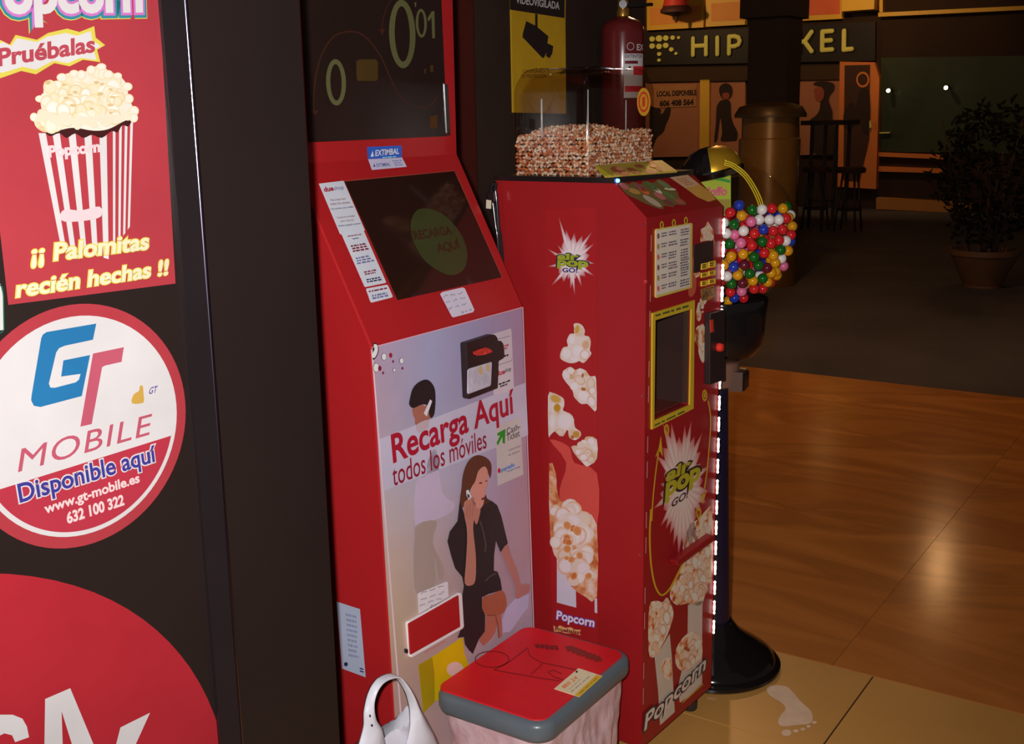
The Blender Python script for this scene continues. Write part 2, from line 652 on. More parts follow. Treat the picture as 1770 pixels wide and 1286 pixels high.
# the far shop front, a wall across the mall facing the camera
FX = 17.8
KF = 0.30
far = Plane((FX, 0, 0), (-1, 0, 0))
DARKFRONT = mat('dark_shopfront', (33, 24, 19), 0.28, 0.8, spec=0.05, var=0.2, scale=0.6)
wall_far = struct(box('wall_far', FX, FX + 0.3, -7, 17, 0, 5.5, DARKFRONT), 'dark shop front across the mall', 'wall')
def far_box(name, quad, m, parent, t=0.04, back=0.0, bev=0.0, label=None):
    return slab(name, far, quad, t, m, parent, bev, 0, back, label)
AMBERWOOD = mat('amber_frame', (170, 112, 34), KF, 0.5, var=0.12, scale=1.5)
ORANGEPANEL = mat('orange_panel', (176, 92, 36), KF, 0.6, var=0.15, scale=1.2)
PINKPANEL = mat('pink_panel', (150, 66, 40), KF, 0.6, var=0.12, scale=1.2)
POSTERPINK = mat('window_poster_pink', (108, 68, 46), KF, 0.6, var=0.12, scale=1.0)
DIMPAPER = mat('window_paper', (112, 76, 46), KF, 0.7)
SILH = mat('print_black', (34, 22, 18), 0.5, 0.8)
DIMSKIN = mat('print_dim_skin', (96, 44, 30), KF, 0.8)

# lit display boxes above the sign
def display_box(quad, inner, m, label):
    b = far_box('display_window', quad, AMBERWOOD, None, 0.10, 0.0)
    tag(b, label, 'window', 'display windows above the shop sign')
    far2 = Plane((FX - 0.10, 0, 0), (-1, 0, 0))
    decal('pane', far2, inner, m, b, 12)
    return b
display_box(crop(1110, 0, 5.845, [(75, 310), (645, 280), (655, -120), (72, -100)]), crop(1110, 0, 5.845, [(80, 255), (590, 222), (600, 55), (82, 85)]), ORANGEPANEL,
            'amber framed display window with a hanging red bell, above the sign')
display_box(crop(1110, 0, 5.845, [(668, 275), (1062, 252), (1066, -130), (668, -110)]), crop(1110, 0, 5.845, [(700, 218), (1050, 200), (1052, 12), (700, 35)]), ORANGEPANEL,
            'amber framed display window left of the dark column head')
display_box([(1386, 37), (1459, 33), (1463, -20), (1386, -20)], [(1394, 27), (1452, 24), (1452, -15), (1394, -15)], PINKPANEL,
            'pink display window between the column head and the amber block')
tag(far_box('amber_block', [(1466, 22), (1521, 18), (1523, -20), (1466, -20)], AMBERWOOD, None, 0.3, 0.0), 'amber projecting box at the top right of the sign', 'display box')
tag(far_box('window_ledge', [(1523, 30), (1800, 17), (1800, 10), (1523, 23)], AMBERWOOD, None, 0.15, 0.0), 'long amber ledge under the dark upper windows', 'ledge')
tag(far_box('window_mullion', [(1525, 22), (1531, 22), (1531, -20), (1525, -20)], AMBERWOOD, None, 0.15, 0.0), 'upright amber bar at the left end of the ledge', 'frame')
REDBELL = mat('bell_red', (110, 32, 26), KF, 0.4)
BELLRIM = mat('bell_rim', (40, 20, 18), KF, 0.6)
bp = Plane((FX - 0.5, 0, 0), (-1, 0, 0)).at(1169, 20)
bell = thing('hanging_bell', bp, 'red hanging bell ornament with dark rim in front of the display window', 'bell')
lathe('bell_body', bp, [(0.001, 0.62), (0.08, 0.6), (0.15, 0.45), (0.19, 0.2), (0.22, 0.08)], REDBELL, bell, 24)
lathe('bell_rim', bp, [(0.21, 0.08), (0.26, 0.02), (0.25, -0.02), (0.10, -0.06), (0.03, -0.08), (0.02, -0.16), (0.001, -0.17)], BELLRIM, bell, 24)

# the sign: raised letters and a logo of dots on the dark fascia
SIGNLIT = mat('sign_letter', (190, 148, 72), KF, 0.5, var=0.08, scale=2)
FASCIA = mat('fascia_black', (31, 24, 20), 0.9, 0.6)
sign = thing('shop_sign', far.at(1300, 112), 'dark shop sign with raised amber letters and a logo of dots', 'sign')
far_box('fascia', [(1100, 113), (1515, 105), (1515, 38), (1100, 58)], FASCIA, sign, 0.06, 0.0)
fas = Plane((FX - 0.06, 0, 0), (-1, 0, 0))
def stroke_letter(strokes, w):
    """A raised letter of rounded strokes (pixel polylines) standing off the fascia."""
    bm = bmesh.new()
    pl_ = Plane((FX - 0.085, 0, 0), (-1, 0, 0))
    for st in strokes:
        P_ = [pl_.at(*q) for q in st]
        for p in P_:
            bmesh.ops.create_uvsphere(bm, u_segments=12, v_segments=8, radius=w, matrix=Matrix.Translation(p))
        for a_, b_ in zip(P_, P_[1:]):
            M_ = Matrix.Translation((a_ + b_) / 2) @ (b_ - a_).to_track_quat('Z', 'Y').to_matrix().to_4x4()
            bmesh.ops.create_cone(bm, segments=12, radius1=w, radius2=w, depth=(b_ - a_).length, cap_ends=False, matrix=M_)
    for v in bm.verts:                       # flat faced, not round
        v.co.x = FX - 0.085 + (v.co.x - FX + 0.085) * 0.5
    return from_bm('letter', bm, SIGNLIT, sign, True)
for strokes in ([[(1198, 66.5), (1197.8, 95)], [(1220.5, 64.5), (1220.2, 94.2)], [(1198, 79.8), (1220.3, 78.6)]],
                [[(1240, 65), (1239.8, 93.8)]],
                [[(1260, 92.8), (1260.2, 80.6), (1260.4, 63.3), (1270, 62.6), (1276.5, 64.8), (1278.8, 70.8), (1276.5, 77), (1270, 80), (1260.2, 80.6)]],
                [[(1402.6, 55.2), (1390.7, 71.9), (1402.6, 88.6)], [(1380.5, 56.5), (1380, 90.5)], [(1380.3, 73), (1390.7, 71.9)]],
                [[(1438, 53.6), (1421.5, 54.8), (1421.2, 70.8), (1421, 86.9), (1438, 85.6)], [(1421.2, 70.8), (1436, 69.7)]],
                [[(1459, 53.5), (1458.5, 86.1), (1472, 84.7)]]):
    stroke_letter(strokes, 0.036)
for cx, cy, rr in ((110, 395, 27), (180, 390, 32), (248, 385, 27), (317, 381, 22), (377, 380, 15), (110, 466, 27), (180, 470, 28), (247, 460, 27), (303, 500, 22), (350, 541, 15), (181, 546, 20), (179, 609, 16)):
    slab('logo_dot', fas, [(1110 + x / 5.845, y / 5.845) for x, y in ell(cx, cy, rr, rr, 16)], 0.04, SIGNLIT, sign)
tag(slab('awning', Plane((FX - 0.03, 0, 0), (-1, 0, 0)), [(1122, 142), (1512, 136), (1512, 112), (1122, 118)], 0.06, mat('awning_brown', (46, 32, 19), 0.42, 0.9), None), 'dim brown awning band under the sign letters', 'awning')

# window bays under the sign with paper posters in them
bay = struct(far_box('window_1', [(1118, 272), (1290, 268), (1290, 140), (1118, 144)], POSTERPINK, None, 0.05, 0.0), 'shop window left of the column, backed with pink poster paper', 'window')
adopt(far_box('mullion', [(1213, 270), (1229, 270), (1230, 138), (1214, 138)], AMBERWOOD, None, 0.09, 0.0), bay)
fb = Plane((FX - 0.05, 0, 0), (-1, 0, 0))
note = slab('letting_notice', fb, [(1128, 187), (1204, 184), (1205, 146), (1128, 148)], 0.012, DIMPAPER, None)
tag(note, 'letting notice with dark capitals and a phone number in the left window', 'notice')
fn = Plane((FX - 0.062, 0, 0), (-1, 0, 0))
ptext('LOCAL DISPONIBLE', fn, (1135.5, 167), (1204, 164.5), (1135.5, 157.5), SILH, note, 12, bold=0.03)
ptext('606 408 564', fn, (1140.5, 184), (1199, 181.5), (1140.5, 173.5), SILH, note, 12, bold=0.04)
def print_on_window(name, polys, label, cat, pl=None, skin=None):
    o = decals(name, pl or fb, polys, SILH, None, 24, 4)
    tag(o, label, cat)
    if skin:
        decals('face', pl or fb, skin, DIMSKIN, o, 40, 4)
    return o
print_on_window('window_print', [crop(1110, 0, 5.845, [(80, 1100), (120, 1085), (190, 1105), (185, 1150), (215, 1140), (245, 1090), (290, 1090), (275, 1180), (240, 1260), (215, 1330), (150, 1390), (110, 1480), (80, 1480)])],
                'black printed figure in the bottom left corner of the pink window', 'window print')
print_on_window('window_print', [crop(1110, 0, 5.845, [(780, 920), (795, 865), (845, 840), (895, 860), (915, 920), (895, 985), (850, 1000), (805, 985)]),
                                 crop(1200, 150, 5.145, [(245, 120), (300, 115), (325, 150), (330, 260), (350, 330), (385, 400), (380, 470), (330, 480), (240, 480), (250, 420), (245, 330), (235, 270), (222, 350), (205, 470), (180, 485), (195, 330), (200, 200), (215, 150)])],
                'poster of a slim figure in a black dress beside the column', 'window print', None,
                [crop(1110, 0, 5.845, [(815, 950), (850, 935), (885, 950), (880, 995), (850, 1005), (820, 985)])])
bay2 = struct(far_box('window_2', [(1384, 268), (1456, 266), (1456, 136), (1384, 138)], POSTERPINK, None, 0.05, 0.0), 'shop window right of the column, backed with pink poster paper', 'window')
print_on_window('window_print', [crop(1330, 80, 4.945, [(380, 330), (400, 305), (480, 300), (550, 320), (555, 370), (520, 420), (510, 470), (540, 560), (545, 640), (600, 900), (380, 910), (370, 680), (340, 640), (400, 590), (430, 540), (440, 470), (470, 420), (450, 350)])],
                'poster of a dark haired figure in black behind the high table', 'window print', None,
                [crop(1330, 80, 4.945, [(390, 360), (440, 345), (470, 380), (465, 440), (440, 470), (405, 450), (392, 400)])])
# the framed doorway at the right end of the shop front
FRAMEWOOD = mat('door_frame_tan', (140, 78, 34), KF, 0.55, var=0.1, scale=1.5)
door = struct(far_box('door_1', [(1452, 322), (1518, 326), (1524, 135), (1516, 108), (1456, 107)], FRAMEWOOD, None, 0.12, 0.0), 'tan framed shop doorway with a dark panel', 'door')
fd = Plane((FX - 0.12, 0, 0), (-1, 0, 0))
decal('dark_panel', fd, [(1458, 312), (1486, 314), (1503, 240), (1504, 112), (1460, 113)], mat('door_dark', (44, 27, 18), KF, 0.35), door, 12)
decal('panel_print', fd, crop(1330, 80, 4.945, [(640, 560), (700, 480), (740, 520), (760, 420), (800, 360), (860, 420), (855, 740), (800, 730), (770, 660), (700, 700), (640, 690)]), SILH, door, 24, 3)
ring_decal('wreath', fd, [(1330 + x / 4.945, 80 + y / 4.945) for x, y in ell(800, 285, 56, 68)], [(1330 + x / 4.945, 80 + y / 4.945) for x, y in ell(800, 285, 42, 50)], FRAMEWOOD, door, 30)
slab('door_handle', fd, [(1504.5, 221), (1507, 221), (1507, 209), (1504.5, 209)], 0.05, mat('brass', (220, 170, 90), KF, 0.3), door)
# the shop at the right, behind dim green glass
GREENGLASS = mat('green_glass', (24, 28, 18), 0.19, 0.25, var=0.3, scale=0.8)
win3 = struct(far_box('window_3', [(1524, 262), (1790, 266), (1790, 96), (1524, 100)], GREENGLASS, None, 0.03, 0.0), 'dim green shop window at the right', 'window')
for nm, q in (('upper', [(1521, 270), (1633, 275), (1633, 267), (1521, 263)]), ('lower', [(1521, 296), (1634, 299), (1634, 291.5), (1521, 287)])):
    tag(far_box('window_rail', q, FRAMEWOOD, None, 0.08, 0.0), nm + ' tan rail under the dim green shop window', 'rail', 'rails under the green window')
tag(far_box('plinth', [(1521, 360), (1684, 367), (1684, 350), (1521, 340)], mat('plinth_tan', (112, 74, 32), KF, 0.6), None, 0.2, 0.0), 'long tan plinth at the foot of the green shop window', 'plinth')
tag(far_box('shelf_strip', [(1523, 230.5), (1541, 230), (1541, 228), (1523, 228.5)], SIGNLIT, None, 0.1, 0.0), 'short pale shelf edge inside the green shop window', 'shelf')
BULB = mat('small_bulb', (255, 232, 190), 1, emit=5.0)
SPOTBODY = mat('spot_body', (40, 32, 28), 0.5, 0.5)
for (x, y, lab) in ((1535.5, 156.5, 'small lit spotlight at the left edge of the green shop window'), (1635, 151.5, 'small lit spotlight in the middle of the green shop window')):
    p = Plane((FX - 0.25, 0, 0), (-1, 0, 0)).at(x, y)
    s = thing('spotlight', p, lab, 'lamp', 'spotlights in the green window')
    lathe('bulb', p, [(0.001, -0.022), (0.024, -0.018), (0.030, 0.0), (0.024, 0.02)], BULB, s, 12, up=(-1, 0, -0.4))
    lathe('housing', p, [(0.024, 0.021), (0.035, 0.03), (0.035, 0.12), (0.012, 0.14), (0.012, 0.22), (0.001, 0.22)], SPOTBODY, s, 12, up=(1, 0, 0.05))

# column and its dark head, between the shop front and the camera
COLUMN = mat('column_black', (31, 24, 20), 0.22, 0.8, spec=0.05)
cp = Plane((11.5, 0, 0), (-1, 0, 0))
a, b = cp.at(1292, 120), Plane((11.9, 0, 0), (-1, 0, 0)).at(1384, 120)
cyl, cyr = max(a.y, b.y), min(a.y, b.y)
colm = thing('column', (11.8, (cyl + cyr) / 2, 0), 'square black column standing before the far shop front', 'column')
colm['kind'] = 'structure'
box('shaft', 11.5, 11.9, cyr, cyl, 0, 4.2, COLUMN, colm, bev=0.01)
z0 = cp.at(1330, 30).z
box('capital', 11.40, 12.0, cyr - 0.03, cyl + 0.06, z0, z0 + 0.35, COLUMN, colm, bev=0.01)
box('base_block', 11.46, 11.94, cyr - 0.01, cyl + 0.04, 0, 0.2, COLUMN, colm, bev=0.01)

# ceiling with round lamps, most added for light, beyond the top of the frame
ceiling = struct(box('ceiling', 2.8, 18.1, -7, 17, 4.2, 4.35, mat('ceiling_brown', (120, 92, 70), 1, 0.9)), 'plain mall ceiling beyond the machines', 'ceiling')
LAMPGLOW = mat('lamp_glow', (255, 190, 110), 1, emit=2.0)
LAMPMETAL = mat('lamp_metal', (90, 80, 70), 1, 0.4, 0.8)
def ceiling_lamp(x, y, power, label, size=0.22, drop=0.75, aim=None):
    t = thing('ceiling_lamp', (x, y, 4.2 - drop), label, 'lamp', 'ceiling lamps')
    z = 4.2 - drop
    lathe('rod', (x, y, z), [(0.012, 0.12), (0.012, drop), (0.001, drop)], LAMPMETAL, t, 10)
    lathe('shade', (x, y, z), [(size, 0.0), (size * 0.95, 0.03), (0.05, 0.13), (0.001, 0.14)], LAMPMETAL, t, 28)
    lathe('diffuser', (x, y, z), [(size * 0.93, 0.005), (size * 0.6, -0.05), (0.001, -0.065)], LAMPGLOW, t, 28)
    if aim:
        l = lamp('lamp_light', 'SPOT', (x, y, z - 0.12), power, (1.0, 0.60, 0.28), 0.06, aim=aim, spot_size=math.radians(128), spot_blend=0.6)
    else:
        l = lamp('lamp_light', 'POINT', (x, y, z - 0.12), power, (1.0, 0.56, 0.24), 0.07)
    l.parent = t
    l.matrix_parent_inverse = Matrix.Translation(-Vector(t.location))
ceiling_lamp(12.1, 2.62, 9, 'pendant lamp whose light gleams on the marble floor')
ceiling_lamp(15.6, 8.6, 62, 'added pendant lamp, out of view, to light the letting notice window', aim=(17.8, 8.2, 2.2))  # unseen lamp added to light the notice end of the shop front
ceiling_lamp(15.9, 5.2, 44, 'added pendant lamp, out of view, to light the shop doorway', aim=(17.8, 5.2, 2.2))  # unseen lamp added to light the doorway end of the shop front
ceiling_lamp(6.4, 2.8, 76, 'added pendant lamp, out of view, to brighten the marble floor')  # unseen lamp added to brighten the marble

# tall brass bin in front of the column
BRASS = mat('bin_brass', (96, 66, 26), 0.34, 0.35, 0.4, var=0.15, scale=3)
BRASSDK = mat('bin_brass_dark', (46, 33, 16), 0.28, 0.4, 0.3)
up = Plane((9.6, 0, 0), (-1, 0, 0))
ua, ub, uc = up.at(1281, 215), up.at(1383, 215), up.at(1332, 176)
ur = (ua.y - ub.y) / 2
ux, uy = 9.6, (ua.y + ub.y) / 2
ut = uc.z
zl = up.at(1332, 203).z
zm = up.at(1332, 240).z
urn = thing('litter_bin', (ux, uy, 0), 'tall round brass litter bin with a domed lid before the column', 'bin')
lathe('bin_body', (ux, uy, 0), [(0.001, 0.0), (ur * 0.98, 0), (ur * 0.98, zm)], BRASS, urn, 36)
lathe('bin_collar', (ux, uy, 0), [(ur * 0.98, zm), (ur * 0.90, zm + 0.01), (ur * 0.90, zl), (ur * 1.0, zl)], BRASS, urn, 36)
lathe('bin_lid', (ux, uy, 0), [(ur * 1.14, zl), (ur * 1.14, zl + 0.03), (ur * 1.0, zl + 0.09), (ur * 0.7, ut - 0.015), (ur * 0.35, ut), (0.001, ut)], BRASSDK, urn, 36)
tube('bin_pull', [(ux, uy - ur * 0.98, zm - 0.05), (ux - 0.02, uy - ur * 1.02, zm - 0.3), (ux - 0.02, uy - ur * 1.02, zm - 0.55)], 0.008, LAMPMETAL, urn)

# high table and stool in front of the doorway
DARKWOOD = mat('dark_wood', (36, 24, 19), 0.3, 0.5, spec=0.2)
STEEL = mat('dull_steel', (52, 44, 40), 0.5, 0.45, 0.6)
tp = Plane((15.0, 0, 0), (-1, 0, 0))
ta, tb = tp.at(1384, 211), tp.at(1458, 211)
tz = (ta.z + tb.z) / 2
tc = Vector((15.35, (ta.y + tb.y) / 2, 0))
tab = thing('high_table', tc, 'tall dark bar table standing in front of the shop window', 'table')
box('table_top', 15.0, 15.7, tb.y, ta.y, tz - 0.04, tz + 0.02, DARKWOOD, tab, bev=0.005)
for yy in (tp.at(1400, 240).y, tp.at(1442, 240).y):
    for xx in (15.08, 15.62):
        box('leg', xx - 0.02, xx + 0.02, yy - 0.02, yy + 0.02, 0, tz - 0.04, STEEL, tab)
box('foot_rail', 15.06, 15.10, tp.at(1442, 240).y, tp.at(1400, 240).y, 0.3, 0.34, STEEL, tab)
def stool(px_x, X, label):
    p = Plane((X, 0, 0), (-1, 0, 0)).at(px_x, 300)
    t = thing('bar_stool', (X, p.y, 0), label, 'stool', 'bar stools by the high table')
    lathe('seat', (X, p.y, 0), [(0.001, 0.80), (0.17, 0.80), (0.19, 0.77), (0.18, 0.73), (0.001, 0.73)], DARKWOOD, t, 20)
    for i in range(4):
        q = math.radians(45 + 90 * i)
        tube('leg', [(X + 0.10 * math.cos(q), p.y + 0.10 * math.sin(q), 0.74), (X + 0.19 * math.cos(q), p.y + 0.19 * math.sin(q), 0.0)], 0.013, STEEL, t, 6)
    lathe('foot_ring', (X, p.y, 0.26), [(0.155, 0.0), (0.165, 0.012), (0.155, 0.024), (0.145, 0.012), (0.155, 0.0)], STEEL, t, 20)
stool(1412, 14.4, 'dark round bar stool under the left half of the high table')
stool(1470, 14.4, 'dark round bar stool in front of the tan doorway')

# planter with a dark shrub at the right edge
POT = mat('planter_clay', (66, 42, 24), 0.32, 0.6, var=0.15, scale=3)
pp = Plane((10.3, 0, 0), (-1, 0, 0))
pa, pb = pp.at(1642, 426), pp.at(1764, 434)
pr = (pa.y - pb.y) / 2
pz = (pa.z + pb.z) / 2
pc = Vector((10.3, (pa.y + pb.y) / 2, 0))
pot = thing('planter', pc, 'wide round clay planter holding a dark shrub at the right', 'planter')
lathe('bowl', pc, [(0.001, 0.02), (pr * 0.55, 0.02), (pr * 0.62, pz * 0.2), (pr * 0.80, pz * 0.55), (pr * 0.96, pz - 0.05), (pr * 1.0, pz - 0.045), (pr * 1.0, pz), (pr * 0.93, pz), (pr * 0.90, pz - 0.06), (0.001, pz - 0.06)], POT, pot, 40)
lathe('foot', pc, [(pr * 0.5, 0.0), (pr * 0.55, 0.0), (pr * 0.55, 0.03), (0.001, 0.03)], POT, pot, 32)
LEAF = mat('dark_leaf', (20, 18, 11), 0.4, 0.9, spec=0.05, var=0.3, scale=6)
BARK = mat('dark_bark', (44, 30, 22), 0.3, 0.9)
shrub = thing('shrub', pc + Vector((0, 0, pz - 0.06)), 'dark leafy shrub growing out of the round clay planter', 'plant')
rnd = random.Random(5)
for i in range(7):
    q = rnd.uniform(0, 6.28)
    rr_ = rnd.uniform(0.02, 0.12)
    s0 = pc + Vector((rr_ * math.cos(q), rr_ * math.sin(q), pz - 0.07))
    s1 = s0 + Vector((0.30 * math.cos(q), 0.30 * math.sin(q), rnd.uniform(0.8, 1.25)))
    tube('stem', [s0, s0.lerp(s1, 0.5) + Vector((0, 0, 0.08)), s1], 0.011, BARK, shrub, 6, taper=lambda t: 1 - 0.6 * t)
bm = bmesh.new()
for i in range(900):
    th, ph = rnd.uniform(0, 6.28), math.acos(rnd.uniform(-1, 1))
    R_ = rnd.uniform(0.35, 1.0) ** 0.5
    c_ = pc + Vector((0.46 * R_ * math.sin(ph) * math.cos(th), 0.46 * R_ * math.sin(ph) * math.sin(th), pz + 0.62 + 0.62 * R_ * math.cos(ph)))
    ax = Vector((rnd.gauss(0, 1), rnd.gauss(0, 1), rnd.gauss(0.3, 0.6))).normalized()
    sd = ax.orthogonal().normalized()
    nn = ax.cross(sd) * 0.012
    l_ = rnd.uniform(0.06, 0.11)
    v_ = [bm.verts.new(c_), bm.verts.new(c_ + ax * l_ * 0.5 + sd * 0.022 + nn), bm.verts.new(c_ + ax * l_), bm.verts.new(c_ + ax * l_ * 0.5 - sd * 0.022 + nn)]
    bm.faces.new(v_)
fol = from_bm('foliage', bm, LEAF, shrub, recalc=False)
fol['kind'] = 'stuff'

# painted footprint on the pale tile
FOOT = mat('footprint_paint', (152, 132, 114), K_FLOOR, 0.5, var=0.08, scale=30)
ground = Plane((0, 0, 0), (0, 0, 1))
foot = decal('footprint_sticker', ground, crop(1200, 1000, 3.105, [(390, 592), (420, 575), (490, 580), (530, 612), (570, 660), (622, 708), (636, 750), (618, 780), (560, 788), (472, 795), (450, 770), (465, 735), (490, 702), (470, 670), (420, 640), (395, 616)]), FOOT, None, 2, 4)
tag(foot, 'pale bare footprint sticker on the beige floor tile', 'sticker')
for (x, y, rx, ry) in ((495, 830, 27, 18), (545, 820, 15, 9), (583, 811, 13, 8), (613, 795, 12, 8), (644, 774, 14, 8)):
    decal('toe', ground, [(1200 + p / 3.105, 1000 + q / 3.105) for p, q in ell(x, y, rx, ry, 16)], FOOT, foot, 2)
# ------------------------------------------------------------------ black machine with stickers, nearest at the left
BT = math.radians(-4.26)
BX, BN = Vector((math.cos(BT), math.sin(BT), 0)), Vector((math.sin(BT), -math.cos(BT), 0))
BE = Vector((1.25, 1.199, 0))
UPV = Vector((0, 0, 1))
PB = Plane(BE, BN)
GLOSSBLACK = mat('black_lacquer', (36, 27, 25), 0.95, 0.38, spec=0.35, var=0.12, scale=2)
BLACKTRIM = mat('black_trim', (34, 28, 30), 0.9, 0.16, spec=0.5)
MB_ = Matrix.Translation(BE) @ Matrix.Rotation(BT, 4, 'Z')
ven = thing('vending_machine', BE + BX * -0.45 - BN * 0.3, 'black vending machine covered in red and white stickers at the left edge', 'vending machine')
box('body', -0.86, 0.0, 0.0, 0.42, 0.04, 1.98, GLOSSBLACK, ven, MB_, 0.004)
box('plinth', -0.84, -0.02, 0.03, 0.40, 0.0, 0.04, BLACKTRIM, ven, MB_)
tx0, tx1 = (PB.at(309, 450) - BE).dot(BX), (PB.at(349, 450) - BE).dot(BX)
box('trim_post', tx0, tx1, -0.007, 0.0, 0.05, 1.97, BLACKTRIM, ven, MB_, 0.0035, seg=3)
tube('trim_bead', [MB_ @ Vector((tx1 + 0.001, -0.0045, 0.06 + 1.9 * i / 12)) for i in range(13)], 0.0036, mat('bead_metal', (150, 140, 170), 1.0, 0.2, 1.0), ven, 12)
def sink(rgb, **kw):
    return mat('sticker_ink', rgb, K_STICK, kw.pop('rough', 0.45), spec=0.25, **kw)
S_RED, S_WHITE, S_CREAM, S_YEL = sink((194, 66, 76)), sink((236, 232, 232)), sink((250, 243, 205)), sink((236, 222, 92))
S_PURPLE, S_TEAL, S_BLUE, S_DBLUE = sink((222, 130, 214)), sink((60, 150, 168)), sink((44, 128, 186)), sink((70, 62, 158))
S_BROWN, S_ROSE, S_GOLD = sink((72, 30, 30)), sink((206, 96, 118)), sink((222, 178, 84))
c1 = lambda pts: crop(0, 0, 2.382, pts)
c2 = lambda pts: crop(0, 500, 2.795, pts)
def c1p(x, y): return (x / 2.382, y / 2.382)
def c2p(x, y): return (x / 2.795, 500 + y / 2.795)
pos = decal('popcorn_poster', PB, [(-66, -170), (264, -170), (275, 0), (303, 490), (14, 527), (-46, 0)], S_RED, ven, 1, label='red popcorn poster')
for lay, (ol, m_) in enumerate(((0.11, S_YEL), (0.095, S_TEAL), (0.045, S_PURPLE), (0.0, S_WHITE))):
    ptext('Popcorn', PB, (-36, 50), (246, 44), (-42, -58), m_, pos, 2 + lay, bold=0.04, outline=ol)
ban = c1([(-120, 165), (-20, 172), (0, 165), (38, 184), (62, 144), (150, 164), (196, 136), (275, 118), (325, 132), (386, 108), (392, 155), (431, 186), (398, 205), (411, 256), (340, 246), (285, 273), (222, 260), (146, 306), (86, 292), (0, 322), (-120, 300)])
decal('banner_edge', PB, ban, S_YEL, pos, 2)
cxy = (60.0, 88.0)
decal('banner', PB, [(cxy[0] + (x - cxy[0]) * 0.94, cxy[1] + (y - cxy[1]) * 0.80) for x, y in ban], S_WHITE, pos, 3)
ptext('Pruébalas', PB, c1p(-12, 276), c1p(388, 216), c1p(-14, 200), sink((196, 78, 92)), pos, 4, bold=0.034)
# the striped popcorn tub
decal('tub_front', PB, c1([(160, 545), (432, 548), (442, 1066), (250, 1012)]), S_RED, pos, 2)
for u in (0.04, 0.25, 0.49, 0.73, 0.96):
    w = 0.055
    f = lambda u, v: c1p(160 + 272 * u + v * (90 - 80 * u), 548 + v * (464 + 54 * u))
    decal('tub_stripe', PB, [f(u - w, 0), f(u + w, 0), f(u + w, 1), f(u - w, 1)], S_WHITE, pos, 3)
for u in (0.28, 0.52, 0.74, 0.95):
    w = 0.05
    f = lambda u, v: c1p(437 + 108 * u + v * (5 - 18 * u), 550 - 62 * u + v * (505 - 60 * u))
    decal('tub_stripe', PB, [f(u - w, 0), f(u + w, 0), f(u + w, 1), f(u - w, 1)], S_WHITE, pos, 3)
decal('tub_lip', PB, c1([(158, 520), (200, 560), (240, 548), (270, 568), (305, 550), (340, 568), (375, 555), (415, 568), (455, 540), (480, 545), (500, 515), (525, 520), (545, 480), (520, 470), (160, 500)]), S_BROWN, pos, 4, 3)
POPS = ramp_mat('popcorn_print_bright', [(0.3, (232, 200, 140)), (0.42, (246, 234, 196)), (0.55, (250, 246, 230)), (0.75, (246, 238, 206))], K_STICK, 34, 3)
decal('popcorn_heap', PB, c1([(135, 475), (166, 460), (160, 400), (188, 370), (192, 340), (230, 342), (250, 312), (300, 296), (330, 302), (370, 282), (412, 268), (440, 300), (480, 306), (518, 350), (524, 400), (546, 450), (545, 478), (500, 502), (440, 532), (380, 538), (300, 526), (240, 536), (182, 545), (142, 520)]), POPS, pos, 5, 4)
lobes('popcorn_shading', PB, c1([(150, 480), (175, 400), (205, 350), (260, 325), (330, 312), (400, 292), (470, 318), (508, 370), (520, 450), (480, 490), (380, 522), (240, 520), (170, 520)]), 60, 8, 15, 5, K_STICK, [(252, 246, 226), (255, 252, 240), (250, 240, 206)], [(246, 230, 180), (240, 214, 158)], pos, 5.2)
rp = random.Random(3)
heap = c1([(135, 475), (166, 460), (160, 400), (188, 370), (192, 340), (230, 342), (250, 312), (300, 296), (330, 302), (370, 282), (412, 268), (440, 300), (480, 306), (518, 350), (524, 400), (546, 450), (545, 478)])
shade_discs('popcorn_shading', PB, [(x, y + 3, rp.uniform(6, 10), rp.uniform(6, 9), 0, (252, 248, 232), (244, 226, 176)) for x, y in heap], K_STICK, pos, 5.1)
pieces('popcorn_piece', PB, [[(p / 2.382, q / 2.382) for p, q in ell(160 + 18 * i + rp.uniform(-10, 10), 505 - abs(10 - i) * 3 + rp.uniform(-14, 16), rp.uniform(16, 26), rp.uniform(14, 22), 10)] for i in range(21)], sink((248, 240, 212)), pos, 8)
pieces('popcorn_shade', PB, [[(p / 2.382, q / 2.382) for p, q in ell(rp.uniform(180, 510), rp.uniform(330, 490), rp.uniform(7, 15), rp.uniform(4, 9), 8)] for i in range(14)], sink((234, 204, 150)), pos, 9)
ptext('Popcorn', PB, c1p(196, 664), c1p(410, 640), c1p(192, 600), sink((252, 222, 226)), pos, 5, bold=0.05)
decal('tub_label', PB, c1([(242, 890), (262, 862), (330, 866), (405, 850), (412, 890), (350, 908), (262, 912)]), sink((252, 222, 226)), pos, 5, 3)
for lay, (ol, m_) in enumerate(((0.04, S_YEL), (0.0, S_CREAM))):
    ptext('¡¡ Palomitas', PB, c1p(122, 1105), c1p(604, 1044), c1p(128, 1010), m_, pos, 6 + lay, bold=0.028, outline=ol)
    ptext('recién hechas !!', PB, c1p(60, 1226), c1p(684, 1132), c1p(66, 1152), m_, pos, 6 + lay, bold=0.028, outline=ol)
